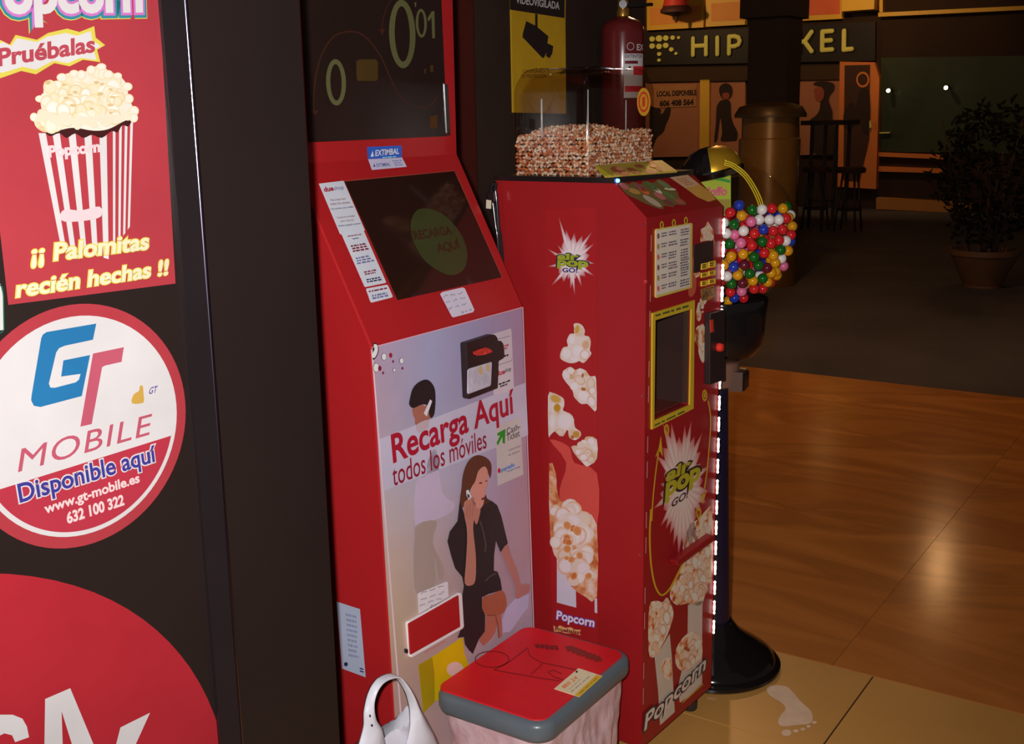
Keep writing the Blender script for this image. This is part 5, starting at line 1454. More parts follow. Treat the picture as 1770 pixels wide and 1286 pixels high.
POPB = ramp_mat('popcorn_print_side', [(0.35, (198, 164, 130)), (0.5, (208, 192, 182)), (0.7, (214, 204, 206))], K_PSIDE, 45, 3)
f1_ = decal('popcorn_print', PPS, hz([(850, 0), (900, -10), (950, 20), (975, 75), (970, 125), (1020, 140), (1040, 200), (1030, 290), (1045, 335), (965, 430), (910, 410), (860, 432), (790, 430), (705, 385), (705, 320), (735, 260), (785, 245), (775, 180), (810, 110), (855, 105), (860, 60)]), POPB, sheet, 3, 3)
shade_discs('popcorn_shading', PPS, [hd_(890, 60, 34, 62, .2, YLW, CRM), hd_(985, 230, 48, 60, .3, TAN, CRM), hd_(830, 175, 46, 58, 0, WHI, CRM), hd_(775, 330, 62, 68, 0, WHI, CRM), hd_(895, 300, 72, 80, 0, WHI, CRM), hd_(975, 340, 55, 58, 0, WHI, TAN), hd_(860, 390, 60, 36, 0, WHI, CRM)], K_PSIDE, f1_, 4)
f2_ = decal('popcorn_print', PPS, hz([(720, 560), (760, 500), (820, 475), (870, 510), (920, 490), (990, 520), (1030, 580), (1070, 580), (1100, 610), (1105, 950), (1060, 945), (1000, 885), (940, 890), (890, 850), (850, 800), (835, 730), (760, 640)]), POPB, sheet, 3, 2)
shade_discs('popcorn_shading', PPS, [hd_(820, 580, 50, 34, .6, TAN, CRM), hd_(920, 620, 70, 50, .5, CRM, TAN), hd_(1040, 660, 48, 70, 0, CRM, TAN), hd_(770, 560, 34, 56, -.5, WHI, CRM), hd_(820, 520, 40, 36, 0, WHI, CRM), hd_(860, 690, 50, 50, .5, WHI, CRM), hd_(960, 800, 80, 66, .6, WHI, CRM), hd_(1050, 860, 44, 70, -.4, WHI, TAN), hd_(1060, 740, 40, 44, 0, WHI, TAN), hd_(960, 722, 32, 20, .2, BRN, TAN), hd_(952, 570, 16, 28, .2, BRN, TAN)], K_PSIDE, f2_, 4)
f3_ = decal('popcorn_print', PPS, hz([(565, 800), (610, 762), (680, 790), (740, 830), (745, 910), (730, 960), (800, 990), (850, 1060), (865, 1150), (920, 1190), (930, 1240), (870, 1290), (800, 1260), (790, 1190), (770, 1180), (740, 1240), (690, 1240), (640, 1190), (590, 1235), (570, 1230)]), POPB, sheet, 3, 2)
shade_discs('popcorn_shading', PPS, [hd_(650, 830, 78, 52, .4, YLW, CRM), hd_(615, 1080, 40, 100, 0, WHI, CRM), hd_(668, 930, 40, 48, 0, (176, 132, 30), (190, 150, 80)), hd_(700, 1200, 52, 34, .4, CRM, TAN), hd_(880, 1225, 44, 44, 0, (180, 130, 50), TAN), hd_(838, 1255, 22, 26, .3, BRN, TAN), hd_(755, 1080, 104, 104, .3, WHI, CRM)], K_PSIDE, f3_, 4)
f4_ = decal('popcorn_print', PPS, d6([(188, 542), (205, 536), (235, 538), (238, 510), (252, 502), (284, 514), (284, 584), (262, 606), (245, 614), (228, 596), (210, 578)]), POPB, sheet, 3, 2)
lobes('popcorn_shading', PPS, d6([(200, 545), (240, 515), (278, 520), (278, 580), (245, 604)]), 12, 4.5, 8.5, 6, K_PSIDE, [WHI, WHI, CRM], [CRM, TAN], f4_, 4)
big = [(107, 602), (132, 640), (135, 690), (150, 742), (188, 748), (208, 790), (240, 788), (284, 830), (284, 1097), (240, 1096), (190, 1060), (168, 1020), (140, 960), (112, 892)]
f5_ = decal('popcorn_print', PPS, d6(big), ramp_mat('popcorn_print_toasted', [(0.32, (176, 92, 48)), (0.46, (204, 146, 104)), (0.6, (212, 190, 180))], K_PSIDE, 34, 3), sheet, 3, 2)
lobes('popcorn_shading', PPS, d6([(112, 640), (128, 680), (128, 760), (190, 765), (235, 800), (272, 845), (272, 1075), (245, 1080), (196, 1045), (176, 1005), (148, 950), (120, 885)]), 46, 8, 17, 9, K_PSIDE, [WHI, WHI, (216, 208, 206), CRM], [CRM, CRM, (206, 172, 146), (204, 152, 110)], f5_, 4)
lobes('popcorn_hulls', PPS, d6([(125, 780), (200, 830), (265, 860), (265, 1050), (200, 1030), (150, 930)]), 13, 3.5, 7.5, 12, K_PSIDE, [(186, 106, 50), (196, 128, 76)], [(206, 160, 118)], f5_, 7)
WS = p2((196, 188, 206))
decals('white_stripe', PPS, [d6([(135, 945), (175, 1025), (205, 1062), (207, 1137), (135, 1118)]), d6([(275, 1104), (284, 1102), (285, 1158), (275, 1155)])], WS, sheet, 2)
for lay, (ol, m_) in enumerate(((0.06, p2((92, 72, 168))), (0.0, p2((226, 206, 222))))):
    ptext('Popcorn', PPS, *e7([(368, 335), (662, 398), (376, 246)]), m_, sheet, 3 + lay, bold=0.03, outline=ol)
decal('banner', PPS, e7([(345, 365), (375, 378), (395, 362), (440, 382), (480, 376), (510, 395), (560, 398), (548, 420), (560, 440), (500, 425), (440, 425), (400, 412), (352, 412)]), p2((216, 160, 110)), sheet, 2)
ptext('Pruebalas', PPS, *e7([(358, 404), (546, 432), (362, 374)]), p2((120, 20, 26)), sheet, 3, bold=0.03)
# ------------------------------------------------------------------ gumball machine
GA = Vector((2.720, 1.171, 0))
GZ, GRAD = 1.195, 0.186
gum = thing('gumball_machine', GA, 'gumball machine on a slim black stand beside the popcorn machine', 'gumball machine')
GBLACK = mat('stand_black', (24, 20, 21), 0.9, 0.1, spec=0.5)
GBLUE = mat('stand_blue_black', (22, 18, 38), 0.7, 0.25, spec=0.5)
GGOLD = mat('lid_gold', (190, 140, 36), 0.5, 0.3, 0.7)
lathe('base_dish', GA, [(0.001, 0.0), (0.178, 0.0), (0.184, 0.006), (0.184, 0.014), (0.176, 0.022), (0.170, 0.024), (0.166, 0.034), (0.150, 0.048), (0.110, 0.075), (0.070, 0.105), (0.048, 0.135)], GBLACK, gum, 56)
lathe('stand', GA, [(0.044, 0.125), (0.040, 0.25), (0.031, 0.5), (0.024, 0.72), (0.022, 0.80)], GBLUE, gum, 28)
lathe('neck', GA, [(0.023, 0.79), (0.045, 0.80), (0.050, 0.83), (0.050, 0.862), (0.055, 0.868)], mat('neck_brown', (92, 66, 54), 0.5, 0.4), gum, 28)
lathe('cup', GA, [(0.001, 0.866), (0.055, 0.868), (0.085, 0.882), (0.108, 0.915), (0.112, 0.95), (0.114, 0.99), (0.118, 1.026), (0.116, 1.032)], GBLACK, gum, 48)
# chute with ribs facing the aisle
fwd = Vector((0.2, -0.98, 0)).normalized()
sdv = Vector((0.98, 0.2, 0)).normalized()
MC = Matrix.Translation(GA + Vector((0, 0, 0.80)) + fwd * 0.03) @ Matrix((sdv.to_4d(), fwd.to_4d(), (0, 0, 1, 0), (0, 0, 0, 1))).transposed()
MC[3][0] = MC[3][1] = MC[3][2] = 0; MC[3][3] = 1
MC = Matrix(((sdv.x, fwd.x, 0, GA.x + fwd.x * 0.03), (sdv.y, fwd.y, 0, GA.y + fwd.y * 0.03), (0, 0, 1, 0.79), (0, 0, 0, 1)))
ch = box('coin_mechanism', -0.03, 0.03, 0.0, 0.035, 0.0, 0.052, mat('mech_brown', (70, 50, 40), 0.5, 0.4), gum, MC, 0.004)
for i in range(4):
    box('rib', -0.028 + 0.016 * i, -0.020 + 0.016 * i, 0.035, 0.041, 0.004, 0.046, GBLACK, ch, MC, 0.001)
GLASS = clear_mat('globe_glass', (0.98, 0.97, 0.96), 1.4, 0.02, 0.45)
prof = []
for i in range(0, 29):
    t = math.radians(-58 + i * (126 / 28))
    prof.append((GRAD * math.cos(t), GZ + GRAD * math.sin(t)))
lathe('globe', GA, prof, GLASS, gum, 56, label='clear glass globe')
ztop = GZ + GRAD * math.sin(math.radians(62))
# lid: a small black cap set on the upper shoulder of the globe, half of it gold
hr = Vector((_r.x, _r.y, 0)).normalized()
hd = Vector((_d.x, _d.y, 0)).normalized()
ln = (Vector((0, 0, 1)) - hr * 0.22 - hd * 0.05).normalized()
LB = GA + Vector((0, 0, GZ)) + ln * (GRAD - 0.022)
lathe('collar', LB, [(0.074, -0.012), (0.080, -0.010), (0.081, 0.004), (0.076, 0.008)], mat('collar_chrome', (150, 150, 150), 0.8, 0.12, 1.0), gum, 48, up=tuple(ln))
lidp = [(0.0755, 0.006), (0.074, 0.016), (0.066, 0.034), (0.046, 0.052), (0.020, 0.060), (0.001, 0.062)]
lathe('lid', LB, lidp, GBLACK, gum, 48, label='black domed lid', up=tuple(ln))
q_ = ln.to_track_quat('Z', 'Y')
bm = bmesh.new()
rows_ = []
tdir = (hr * 1.0 - hd * 0.75)
for a in range(15):
    row = []
    for r, z in lidp[:5]:
        base_t = math.atan2((q_.inverted() @ tdir).y, (q_.inverted() @ tdir).x)
        t = base_t + math.radians(-62 + a * 124 / 14)
        row.append(bm.verts.new(LB + q_ @ Vector(((r + 0.0012) * math.cos(t), (r + 0.0012) * math.sin(t), z + 0.0008))))
    rows_.append(row)
for A, B in zip(rows_, rows_[1:]):
    for k in range(4):
        bm.faces.new((A[k], B[k], B[k + 1], A[k + 1]))
from_bm('gold_plate', bm, GGOLD, gum, True)
# lime label card behind the glass
PCARD = Plane(GA - hd * 0.055, -hd)
card = slab('label_card', PCARD, [(1206, 376), (1263, 372), (1263, 300), (1250, 288), (1206, 300)], 0.0015, mat('card_lime', (132, 146, 22), 0.55, 0.6), gum, label='lime card inside the globe')
PCARD2 = Plane(PCARD.p + PCARD.n * 0.0015, PCARD.n)
ribbon('green_band', PCARD2, [catmull([(1206, 312), (1225, 308), (1245, 310), (1262, 314)], 4, False)], 5.0, mat('card_green', (26, 120, 30), 0.55, 0.6), card, 2)
ptext('loffo', PCARD2, (1222, 339), (1256, 338), (1224, 323), mat('card_pink', (168, 74, 92), 0.55, 0.6), card, 3, bold=0.05)
decal('card_lower', PCARD2, [(1206, 374), (1262, 371), (1262, 344), (1206, 346)], mat('card_olive', (120, 108, 24), 0.55, 0.6), card, 1)
# amber tubes standing in for a curved lamp reflection on the globe
AMB = mat('amber_reflection', (236, 168, 40), 0.55, 0.25, 0.3)
PREFL = Plane(GA - hd * 0.10, -hd)
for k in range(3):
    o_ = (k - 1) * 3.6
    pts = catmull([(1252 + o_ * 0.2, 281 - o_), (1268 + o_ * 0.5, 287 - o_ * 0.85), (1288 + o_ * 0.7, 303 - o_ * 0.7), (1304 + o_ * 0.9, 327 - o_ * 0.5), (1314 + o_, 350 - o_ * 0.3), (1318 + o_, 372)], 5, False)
    tube('arc_reflection', [PREFL.at(*p) + PREFL.n * 0.0 for p in pts], 0.0017, AMB, gum, 8)
# balls: every one seen through the glass, each a thing of its own
GC = {'r': ((204, 34, 40), 'red'), 'b': ((36, 58, 170), 'blue'), 'g': ((18, 96, 30), 'green'), 'y': ((214, 150, 22), 'yellow'), 'w': ((232, 226, 224), 'white'), 'p': ((222, 112, 156), 'pink'), 'm': ((96, 24, 44), 'maroon')}
KB_ = 0.86
balls = [(865, 455, 'r'), (920, 410, 'b'), (1000, 440, 'g'), (935, 475, 'y'), (1060, 442, 'w'), (1052, 492, 'w'), (1108, 500, 'w'), (1164, 500, 'w'), (1122, 430, 'r'), (1190, 430, 'y'), (1236, 465, 'w'), (1208, 492, 'r'),
         (885, 528, 'g'), (995, 512, 'p'), (832, 520, 'w'), (845, 585, 'w'), (945, 570, 'w'), (895, 597, 'p'), (1015, 585, 'r'), (1070, 560, 'b'), (1130, 568, 'r'), (1186, 560, 'r'), (1248, 540, 'y'),
         (865, 650, 'g'), (932, 642, 'p'), (1000, 660, 'r'), (1062, 635, 'g'), (1115, 645, 'r'), (1165, 625, 'r'), (1208, 630, 'w'), (1240, 592, 'r'), (870, 725, 'y'), (945, 712, 'y'), (1012, 730, 'g'), (1075, 705, 'r'), (1130, 720, 'y'),
         (1175, 686, 'g'), (1218, 695, 'y'), (1192, 735, 'w'), (1142, 765, 'y'), (1195, 786, 'p'), (828, 780, 'y'), (883, 792, 'b'), (952, 778, 'm'), (1038, 780, 'g'), (1092, 797, 'm'), (845, 848, 'w'), (912, 842, 'y'), (985, 832, 'g'),
         (1065, 862, 'g'), (1118, 828, 'y'), (1152, 842, 'y'), (872, 895, 'g'), (940, 890, 'm'), (1005, 876, 'y'), (1096, 884, 'y'), (865, 946, 'r'), (935, 942, 'p'), (1012, 926, 'r'), (1070, 930, 'r'), (890, 982, 'b'), (852, 1006, 'y'), (950, 990, 'r'),
         (1228, 430, 'g'), (826, 690, 'p'), (1130, 905, 'r')]
BR = 0.0130
bmesh_ = {}
def ball_mesh(c):
    if c not in bmesh_:
        bm = bmesh.new()
        bmesh.ops.create_uvsphere(bm, u_segments=20, v_segments=12, radius=BR)
        me = bpy.data.meshes.new('gumball')
        bm.to_mesh(me)
        bm.free()
        for p in me.polygons:
            p.use_smooth = True
        me.materials.append(mat('gumball_' + GC[c][1], GC[c][0], KB_, 0.12, spec=0.5, var=0.05, scale=30))
        bmesh_[c] = me
    return bmesh_[c]
gcen = GA + Vector((0, 0, GZ))
placed = []
for (bx, by, c) in balls:
    x, y = 1020 + bx / 3.571, 240 + by / 3.571
    v = (_d + _r * ((x - 885) / FPX) - _u * ((y - 643) / FPX)).normalized()
    R_ = GRAD - BR - 0.0015
    oc = EYE - gcen
    b_ = oc.dot(v)
    disc = b_ * b_ - (oc.length_squared - R_ * R_)
    if disc < 0:
        p = EYE + v * (-b_)
        p = gcen + (p - gcen).normalized() * R_
    else:
        p = EYE + v * (-b_ - math.sqrt(disc))
    placed.append([p, c, x, y])
for it in range(60):                      # nudge overlapping balls inwards and apart
    for i in range(len(placed)):
        for j in range(i):
            d_ = placed[i][0] - placed[j][0]
            l_ = d_.length
            if l_ < 2 * BR * 0.985:
                mv = d_.normalized() * (2 * BR * 0.99 - l_) * 0.5 if l_ > 1e-6 else Vector((0.002, 0, 0))
                # the one lower in the picture gives way into the globe
                back = hd * (2 * BR - l_) * 0.6
                placed[i][0] = placed[i][0] + mv * 0.5 + back
                placed[j][0] = placed[j][0] - mv * 0.3
    for q in placed:
        w = q[0] - gcen
        if w.length > GRAD - BR - 0.001:
            q[0] = gcen + w.normalized() * (GRAD - BR - 0.001)
used_labels = set()
def where(x, y):
    v_ = 'top' if y < 385 else 'upper part' if y < 425 else 'middle' if y < 465 else 'lower part' if y < 500 else 'bottom'
    h_ = 'left' if x < 1278 else 'centre' if x < 1312 else 'right' if x < 1345 else 'far right'
    return v_, h_
for i, (p, c, x, y) in enumerate(placed):
    o = bpy.data.objects.new('gumball', ball_mesh(c))
    o.location = p
    C.objects.link(o)
    nb = sorted((j for j in range(len(placed)) if j != i), key=lambda j: (placed[j][2] - x) ** 2 + (placed[j][3] - y) ** 2)
    n1, n2 = [GC[placed[j][1]][1] for j in nb[:2]]
    v_, h_ = where(x, y)
    lab = '%s gumball at the %s of the pile, %s' % (GC[c][1], v_, 'towards the ' + h_ if h_ != 'centre' else 'in the centre')
    if lab in used_labels:
        lab = '%s gumball between a %s and a %s one, %s %s of the globe' % (GC[c][1], n1, n2, v_, h_)
    if lab in used_labels:
        x2, y2 = placed[nb[0]][2], placed[nb[0]][3]
        rel = ('right of' if x > x2 else 'left of') if abs(x - x2) > abs(y - y2) else ('below' if y > y2 else 'above')
        lab = '%s gumball just %s a %s one, %s %s of the globe' % (GC[c][1], rel, n1, v_, h_)
    if lab in used_labels:
        lab = lab + ', beside a ' + n2 + ' one'
    used_labels.add(lab)
    tag(o, lab, 'gumball', 'gumballs in the glass globe')
# the rest of the pile behind and inside, seen only in gaps
rg = random.Random(4)
pts_in = []
tries = 0
while len(pts_in) < 330 and tries < 40000:
    tries += 1
    q = Vector((rg.uniform(-1, 1), rg.uniform(-1, 1), rg.uniform(-1, 1)))
    if q.length > 1:
        continue
    q = gcen + q * (GRAD - BR - 0.002)
    if q.z > GZ + 0.052 or q.z < GZ - 0.135:
        continue
    if any((q - s[0]).length < 1.9 * BR for s in placed) or any((q - s[0]).length < 1.85 * BR for s in pts_in):
        continue
    if (q - PCARD.p).dot(PCARD.n) > -0.015 and abs((q - PCARD.at(1234, 340)).dot(_r)) < 0.06 and q.z > 1.20:
        continue
    pts_in.append((q, rg.choice('rrbgywpmry')))
bm = bmesh.new()
lay = bm.verts.layers.float_color.new('ink')
for q, c in pts_in:
    r0 = bmesh.ops.create_icosphere(bm, subdivisions=2, radius=BR, matrix=Matrix.Translation(q))
    cc = L3(GC[c][0], KB_)
    for v in r0['verts']:
        v[lay] = (cc[0], cc[1], cc[2], 1)
rest = from_bm('gumball_pile', bm, vcol_mat('gumball_shell', 0.14, 0.5), None, True)
tag(rest, 'mixed gumballs deeper in the globe behind the front ones', 'gumballs', None, 'stuff')
# ------------------------------------------------------------------ low bin with a red lid, in front of the kiosk
BX0, BX1, BY0, BY1, BZ = 1.700, 2.086, 1.083, 1.366, 0.325
bn = thing('waste_bin', ((BX0 + BX1) / 2, (BY0 + BY1) / 2, 0), 'low bin with a red lid and grey rim before the kiosk', 'bin')
RIM = mat('rim_grey', (72, 80, 86), 0.48, 0.3, spec=0.5, var=0.05)
LIDRED = mat('lid_red', (166, 20, 28), K_LID, 0.45, spec=0.3, var=0.08, scale=9, bump=0.03, bump_scale=120)
rim = rrect(BX0, BX1, BY0, BY1, 0.045, 8)
prism('rim', [Vector((x, y, BZ - 0.046)) for x, y in rim], Vector((0, 0, 0.046)), RIM, bn, 0.012, smooth=True, label='rounded grey rim')
inner = rrect(BX0 + 0.016, BX1 - 0.016, BY0 + 0.016, BY1 - 0.002, 0.028, 8)
prism('lid_panel', [Vector((x, y, BZ - 0.010)) for x, y in inner], Vector((0, 0, 0.0125)), LIDRED, bn, 0.002, label='flat red lid panel')
bodyq = [(BX0 + 0.03, BY0 + 0.03), (BX1 - 0.03, BY0 + 0.03), (BX1 - 0.03, BY1 - 0.03), (BX0 + 0.03, BY1 - 0.03)]
bm = bmesh.new()
t_ = [bm.verts.new((x, y, BZ - 0.045)) for x, y in bodyq]
cxm, cym = (BX0 + BX1) / 2, (BY0 + BY1) / 2
b_ = [bm.verts.new((cxm + (x - cxm) * 0.86, cym + (y - cym) * 0.86, 0.0)) for x, y in bodyq]
bm.faces.new(b_)
for i in range(4):
    bm.faces.new((t_[i], t_[(i + 1) % 4], b_[(i + 1) % 4], b_[i]))
bm.faces.new(t_[::-1])
bevel_all(bm, 0.02, 3)
from_bm('bin_body', bm, RIM, bn)
PLID = Plane((0, 0, BZ + 0.0025), (0, 0, 1))
c8 = lambda pts: crop(560, 1000, 3.161, pts)
INKR = mat('lid_ink', (96, 12, 20), K_LID, 0.6)
INKD = mat('lid_ink_dark', (104, 26, 22), K_LID, 0.6)
circ_ = ell(918, 442, 92, 44, 40)
ribbon('ink_drawing', PLID, [c8(circ_ + circ_[:1]), c8([(930, 500), (1020, 450), (1115, 378), (1118, 410), (1130, 428), (1190, 460), (1290, 480), (1380, 500)]), c8([(930, 500), (1010, 515), (1100, 530), (1180, 545), (1290, 560)]), c8([(1130, 525), (1170, 490), (1192, 468)]), c8([(1225, 512), (1250, 500), (1300, 522)]), c8([(1225, 512), (1260, 540), (1310, 555)])], 1.5, INKR, bn, 1)
rl_ = random.Random(9)
pieces('ink_scribble', PLID, [c8([(1315 + 26 * i + rl_.uniform(-6, 6), 372 + 9 * i + rl_.uniform(-8, 8)), (1360 + 24 * i, 368 + 9 * i), (1380 + 24 * i, 392 + 9 * i + rl_.uniform(-4, 14)), (1330 + 25 * i, 402 + 9 * i)]) for i in range(7)], INKD, bn, 1)
pieces('ink_scribble', PLID, [c8([(1150 + 26 * i, 358 + 3 * i + rl_.uniform(-5, 5)), (1172 + 26 * i, 356 + 3 * i), (1180 + 26 * i, 378 + 3 * i + rl_.uniform(-3, 6)), (1160 + 26 * i, 382 + 3 * i)]) for i in range(5)], INKR, bn, 1)
f1 = lambda pts: crop(940, 1140, 14.75, pts)
cardb = slab('price_card', PLID, f1([(268, 752), (885, 232), (1495, 432), (905, 962)]), 0.0012, mat('card_cream', (186, 170, 140), K_LID, 0.6), None)
tag(cardb, 'cream and yellow card lying on the red bin lid', 'card')
PLC = Plane((0, 0, BZ + 0.0037), (0, 0, 1))
decal('yellow_band', PLC, f1([(780, 915), (1340, 395), (1490, 434), (905, 958)]), mat('card_yellow', (170, 140, 34), K_LID, 0.6), cardb, 1)
bars('small_print', PLC, f1([(670, 830), (1200, 380), (1225, 400), (700, 850)]), 1, mat('card_grey', (110, 100, 92), K_LID, 0.6), cardb, 1, 3, 1.0)
bars('small_print', PLC, f1([(640, 760), (985, 440), (1005, 450), (660, 775)]), 1, mat('card_grey', (110, 100, 92), K_LID, 0.6), cardb, 1, 4, 1.0)
bars('small_print', PLC, f1([(870, 890), (1375, 440), (1400, 455), (900, 905)]), 1, mat('card_olive_text', (92, 84, 30), K_LID, 0.6), cardb, 2, 5, 1.0)
ptext('24', PLC, *f1([(745, 588), (880, 482), (665, 520)]), mat('card_orange', (186, 110, 66), K_LID, 0.6), cardb, 1, bold=0.02)
bars('small_print', PLC, f1([(440, 690), (660, 524), (735, 590), (520, 758)]), 1, mat('card_orange', (186, 110, 66), K_LID, 0.6), cardb, 1, 7, 1.0, h=0.9)
lathe('tack', PLC.at(940 + 838 / 14.75, 1140 + 322 / 14.75), [(0.001, 0.003), (0.0025, 0.002), (0.0028, 0)], BLACKTRIM, cardb, 10)
# thin plastic liner hanging round the bin
LINER = bpy.data.materials.new('liner_film')
LINER.use_nodes = True
_n = LINER.node_tree
_b = _n.nodes['Principled BSDF']
_tc = _n.nodes.new('ShaderNodeTexCoord')
_nz = _n.nodes.new('ShaderNodeTexNoise')
_nz.inputs['Scale'].default_value = 16
_nz.inputs['Detail'].default_value = 6
_n.links.new(_tc.outputs['Object'], _nz.inputs['Vector'])
_rp = _n.nodes.new('ShaderNodeValToRGB')
_rp.color_ramp.elements[0].position, _rp.color_ramp.elements[1].position = 0.3, 0.7
_rp.color_ramp.elements[0].color = L3((164, 130, 136), 0.55) + (1,)
_rp.color_ramp.elements[1].color = L3((186, 164, 172), 0.55) + (1,)
_n.links.new(_nz.outputs['Fac'], _rp.inputs['Fac'])
_n.links.new(_rp.outputs['Color'], _b.inputs['Base Color'])
_b.inputs['Roughness'].default_value = 0.28
_bp = _n.nodes.new('ShaderNodeBump')
_bp.inputs['Strength'].default_value = 0.35
_bp.inputs['Distance'].default_value = 0.01
_n2 = _n.nodes.new('ShaderNodeTexNoise')
_n2.inputs['Scale'].default_value = 13
_n2.inputs['Detail'].default_value = 3
_n2.inputs['Distortion'].default_value = 2.0
_n.links.new(_tc.outputs['Object'], _n2.inputs['Vector'])
_n.links.new(_n2.outputs['Fac'], _bp.inputs['Height'])
_n.links.new(_bp.outputs['Normal'], _b.inputs['Normal'])
per = rrect(BX0 + 0.012, BX1 - 0.006, BY0 + 0.012, BY1 - 0.012, 0.05, 12)
dense = []
for i in range(len(per)):
    a, b = Vector(per[i]), Vector(per[(i + 1) % len(per)])
    n_ = max(1, int((b - a).length / 0.008))
    dense += [a.lerp(b, k / n_) for k in range(n_)]
bm = bmesh.new()
rings = []
NZ = 26
for j in range(NZ + 1):
    v = j / NZ
    z = (BZ - 0.044) * (1 - v) + 0.004 * v
    ring = []
    for i, p in enumerate(dense):
        rel = Vector((p.x - cxm, p.y - cym))
        out = rel.normalized()
        wob = noise.noise(Vector((p.x * 26, p.y * 26, z * 7))) * 0.010 + noise.noise(Vector((p.x * 60, p.y * 60, z * 22 + 5))) * 0.005
        scale_ = 1 - 0.10 * v
        q = Vector((cxm, cym)) + rel * scale_ + out * (wob * min(1, 0.25 + 3 * v))
        q.x = min(q.x, 2.128)
        q.y = min(q.y, 1.362)
        ring.append(bm.verts.new((q.x, q.y, z)))
    rings.append(ring)
for A, B in zip(rings, rings[1:]):
    n_ = len(A)
    for i in range(n_):
        bm.faces.new((A[i], B[i], B[(i + 1) % n_], A[(i + 1) % n_]))
lin_o = from_bm('bin_liner', bm, LINER, None, True)
tag(lin_o, 'crumpled pinkish white plastic liner hanging down round the low bin', 'bin liner')

# ------------------------------------------------------------------ white carrier bag before the kiosk corner
BAGM = mat('bag_film', (196, 196, 212), 0.66, 0.35, spec=0.4, var=0.08, scale=14, bump=0.25, bump_scale=24)
PBAG = Plane((0, 1.245, 0), (0, -1, 0.05))
bagc = PBAG.at(672, 1286)
bag = thing('carrier_bag', (bagc.x, 1.30, 0), 'white plastic carrier bag with a raised handle loop beside the kiosk', 'bag')
outl = crop(560, 1020, 4.835, [(300, 1300), (330, 1150), (332, 1040), (352, 950), (372, 870), (398, 800), (440, 748), (500, 715), (560, 700), (600, 706), (640, 738), (690, 800), (745, 890), (785, 970), (830, 1050), (900, 1180), (960, 1300)])
inl = crop(560, 1020, 4.835, [(520, 1300), (485, 1175), (440, 1090), (412, 1010), (400, 925), (412, 850), (446, 800), (500, 765), (562, 742), (606, 742), (632, 770), (668, 830), (700, 900), (724, 990), (722, 1080), (716, 1180), (700, 1300)])
oo, ii = catmull(outl, 4, False), catmull(inl, 4, False)
bm = bmesh.new()
NW = 6
grid = []
for k, (a, b) in enumerate(zip(oo, ii)):
    row = []
    A, B = PBAG.at(*a), PBAG.at(*b)
    for w in range(NW + 1):
        u = w / NW
        p = A.lerp(B, u)
        p = p - Vector((0, 1, 0)) * (0.012 * math.sin(math.pi * u) + 0.004 * noise.noise(p * 22) + 0.0015 * math.sin(k * 0.35))
        row.append(p)
    grid.append(row)
th = Vector((0, 0.004, 0))
F_ = [[bm.verts.new(p) for p in r] for r in grid]
G_ = [[bm.verts.new(p + th) for p in r] for r in grid]
for X_, flip in ((F_, False), (G_, True)):
    for r0, r1 in zip(X_, X_[1:]):
        for w in range(NW):
            q = (r0[w], r0[w + 1], r1[w + 1], r1[w])
            bm.faces.new(q[::-1] if flip else q)
for r0, r1, s0, s1 in zip(F_, F_[1:], G_, G_[1:]):
    bm.faces.new((r0[0], r1[0], s1[0], s0[0]))
    bm.faces.new((r0[-1], s0[-1], s1[-1], r1[-1]))
from_bm('handle', bm, BAGM, bag, True, 'raised loop handle')
# sagging body under the handle
bm = bmesh.new()
rings = []
zt_ = Plane((0, 1.304, 0), (0, -1, 0)).at(650, 1274).z
xl, xr = PBAG.at(598, 1286).x, PBAG.at(748, 1286).x
bx_, hw = (xl + xr) / 2, (xr - xl) / 2
for j, (v, sx, sy) in enumerate(((1.0, 0.96, 0.45), (0.97, 1.0, 0.62), (0.85, 1.02, 0.85), (0.6, 1.05, 1.0), (0.3, 1.05, 1.05), (0.08, 0.98, 1.0), (0.0, 0.86, 0.85))):
    ring = []
    for i in range(56):
        t = 2 * math.pi * i / 56
        x, y = bx_ + hw * sx * math.copysign(abs(math.cos(t)) ** 0.7, math.cos(t)), 1.304 + 0.046 * sy * math.copysign(abs(math.sin(t)) ** 0.8, math.sin(t))
        z = zt_ * v
        nn = noise.noise(Vector((x * 40, y * 40, z * 18))) * 0.010
        if v == 1.0:
            z += 0.007 * math.sin(t * 3 + 0.6) + 0.01 * noise.noise(Vector((x * 90, y * 60, 3)))
        ring.append(bm.verts.new((x + nn * math.cos(t), y + nn * math.sin(t), max(z, 0.003))))
    rings.append(ring)
for A, B in zip(rings, rings[1:]):
    for i in range(56):
        bm.faces.new((A[i], B[i], B[(i + 1) % 56], A[(i + 1) % 56]))
bm.faces.new(rings[-1][::-1])
from_bm('bag_body', bm, BAGM, bag, True)
decals('printed_mark', Plane(PBAG.p + Vector((0, -0.022, 0)), PBAG.n), [crop(560, 1020, 4.835, ell(382, 1050, 7, 12, 10)), crop(560, 1020, 4.835, ell(398, 1130, 9, 11, 10))], mat('bag_mark', (40, 40, 70), 0.66), bag, 1)

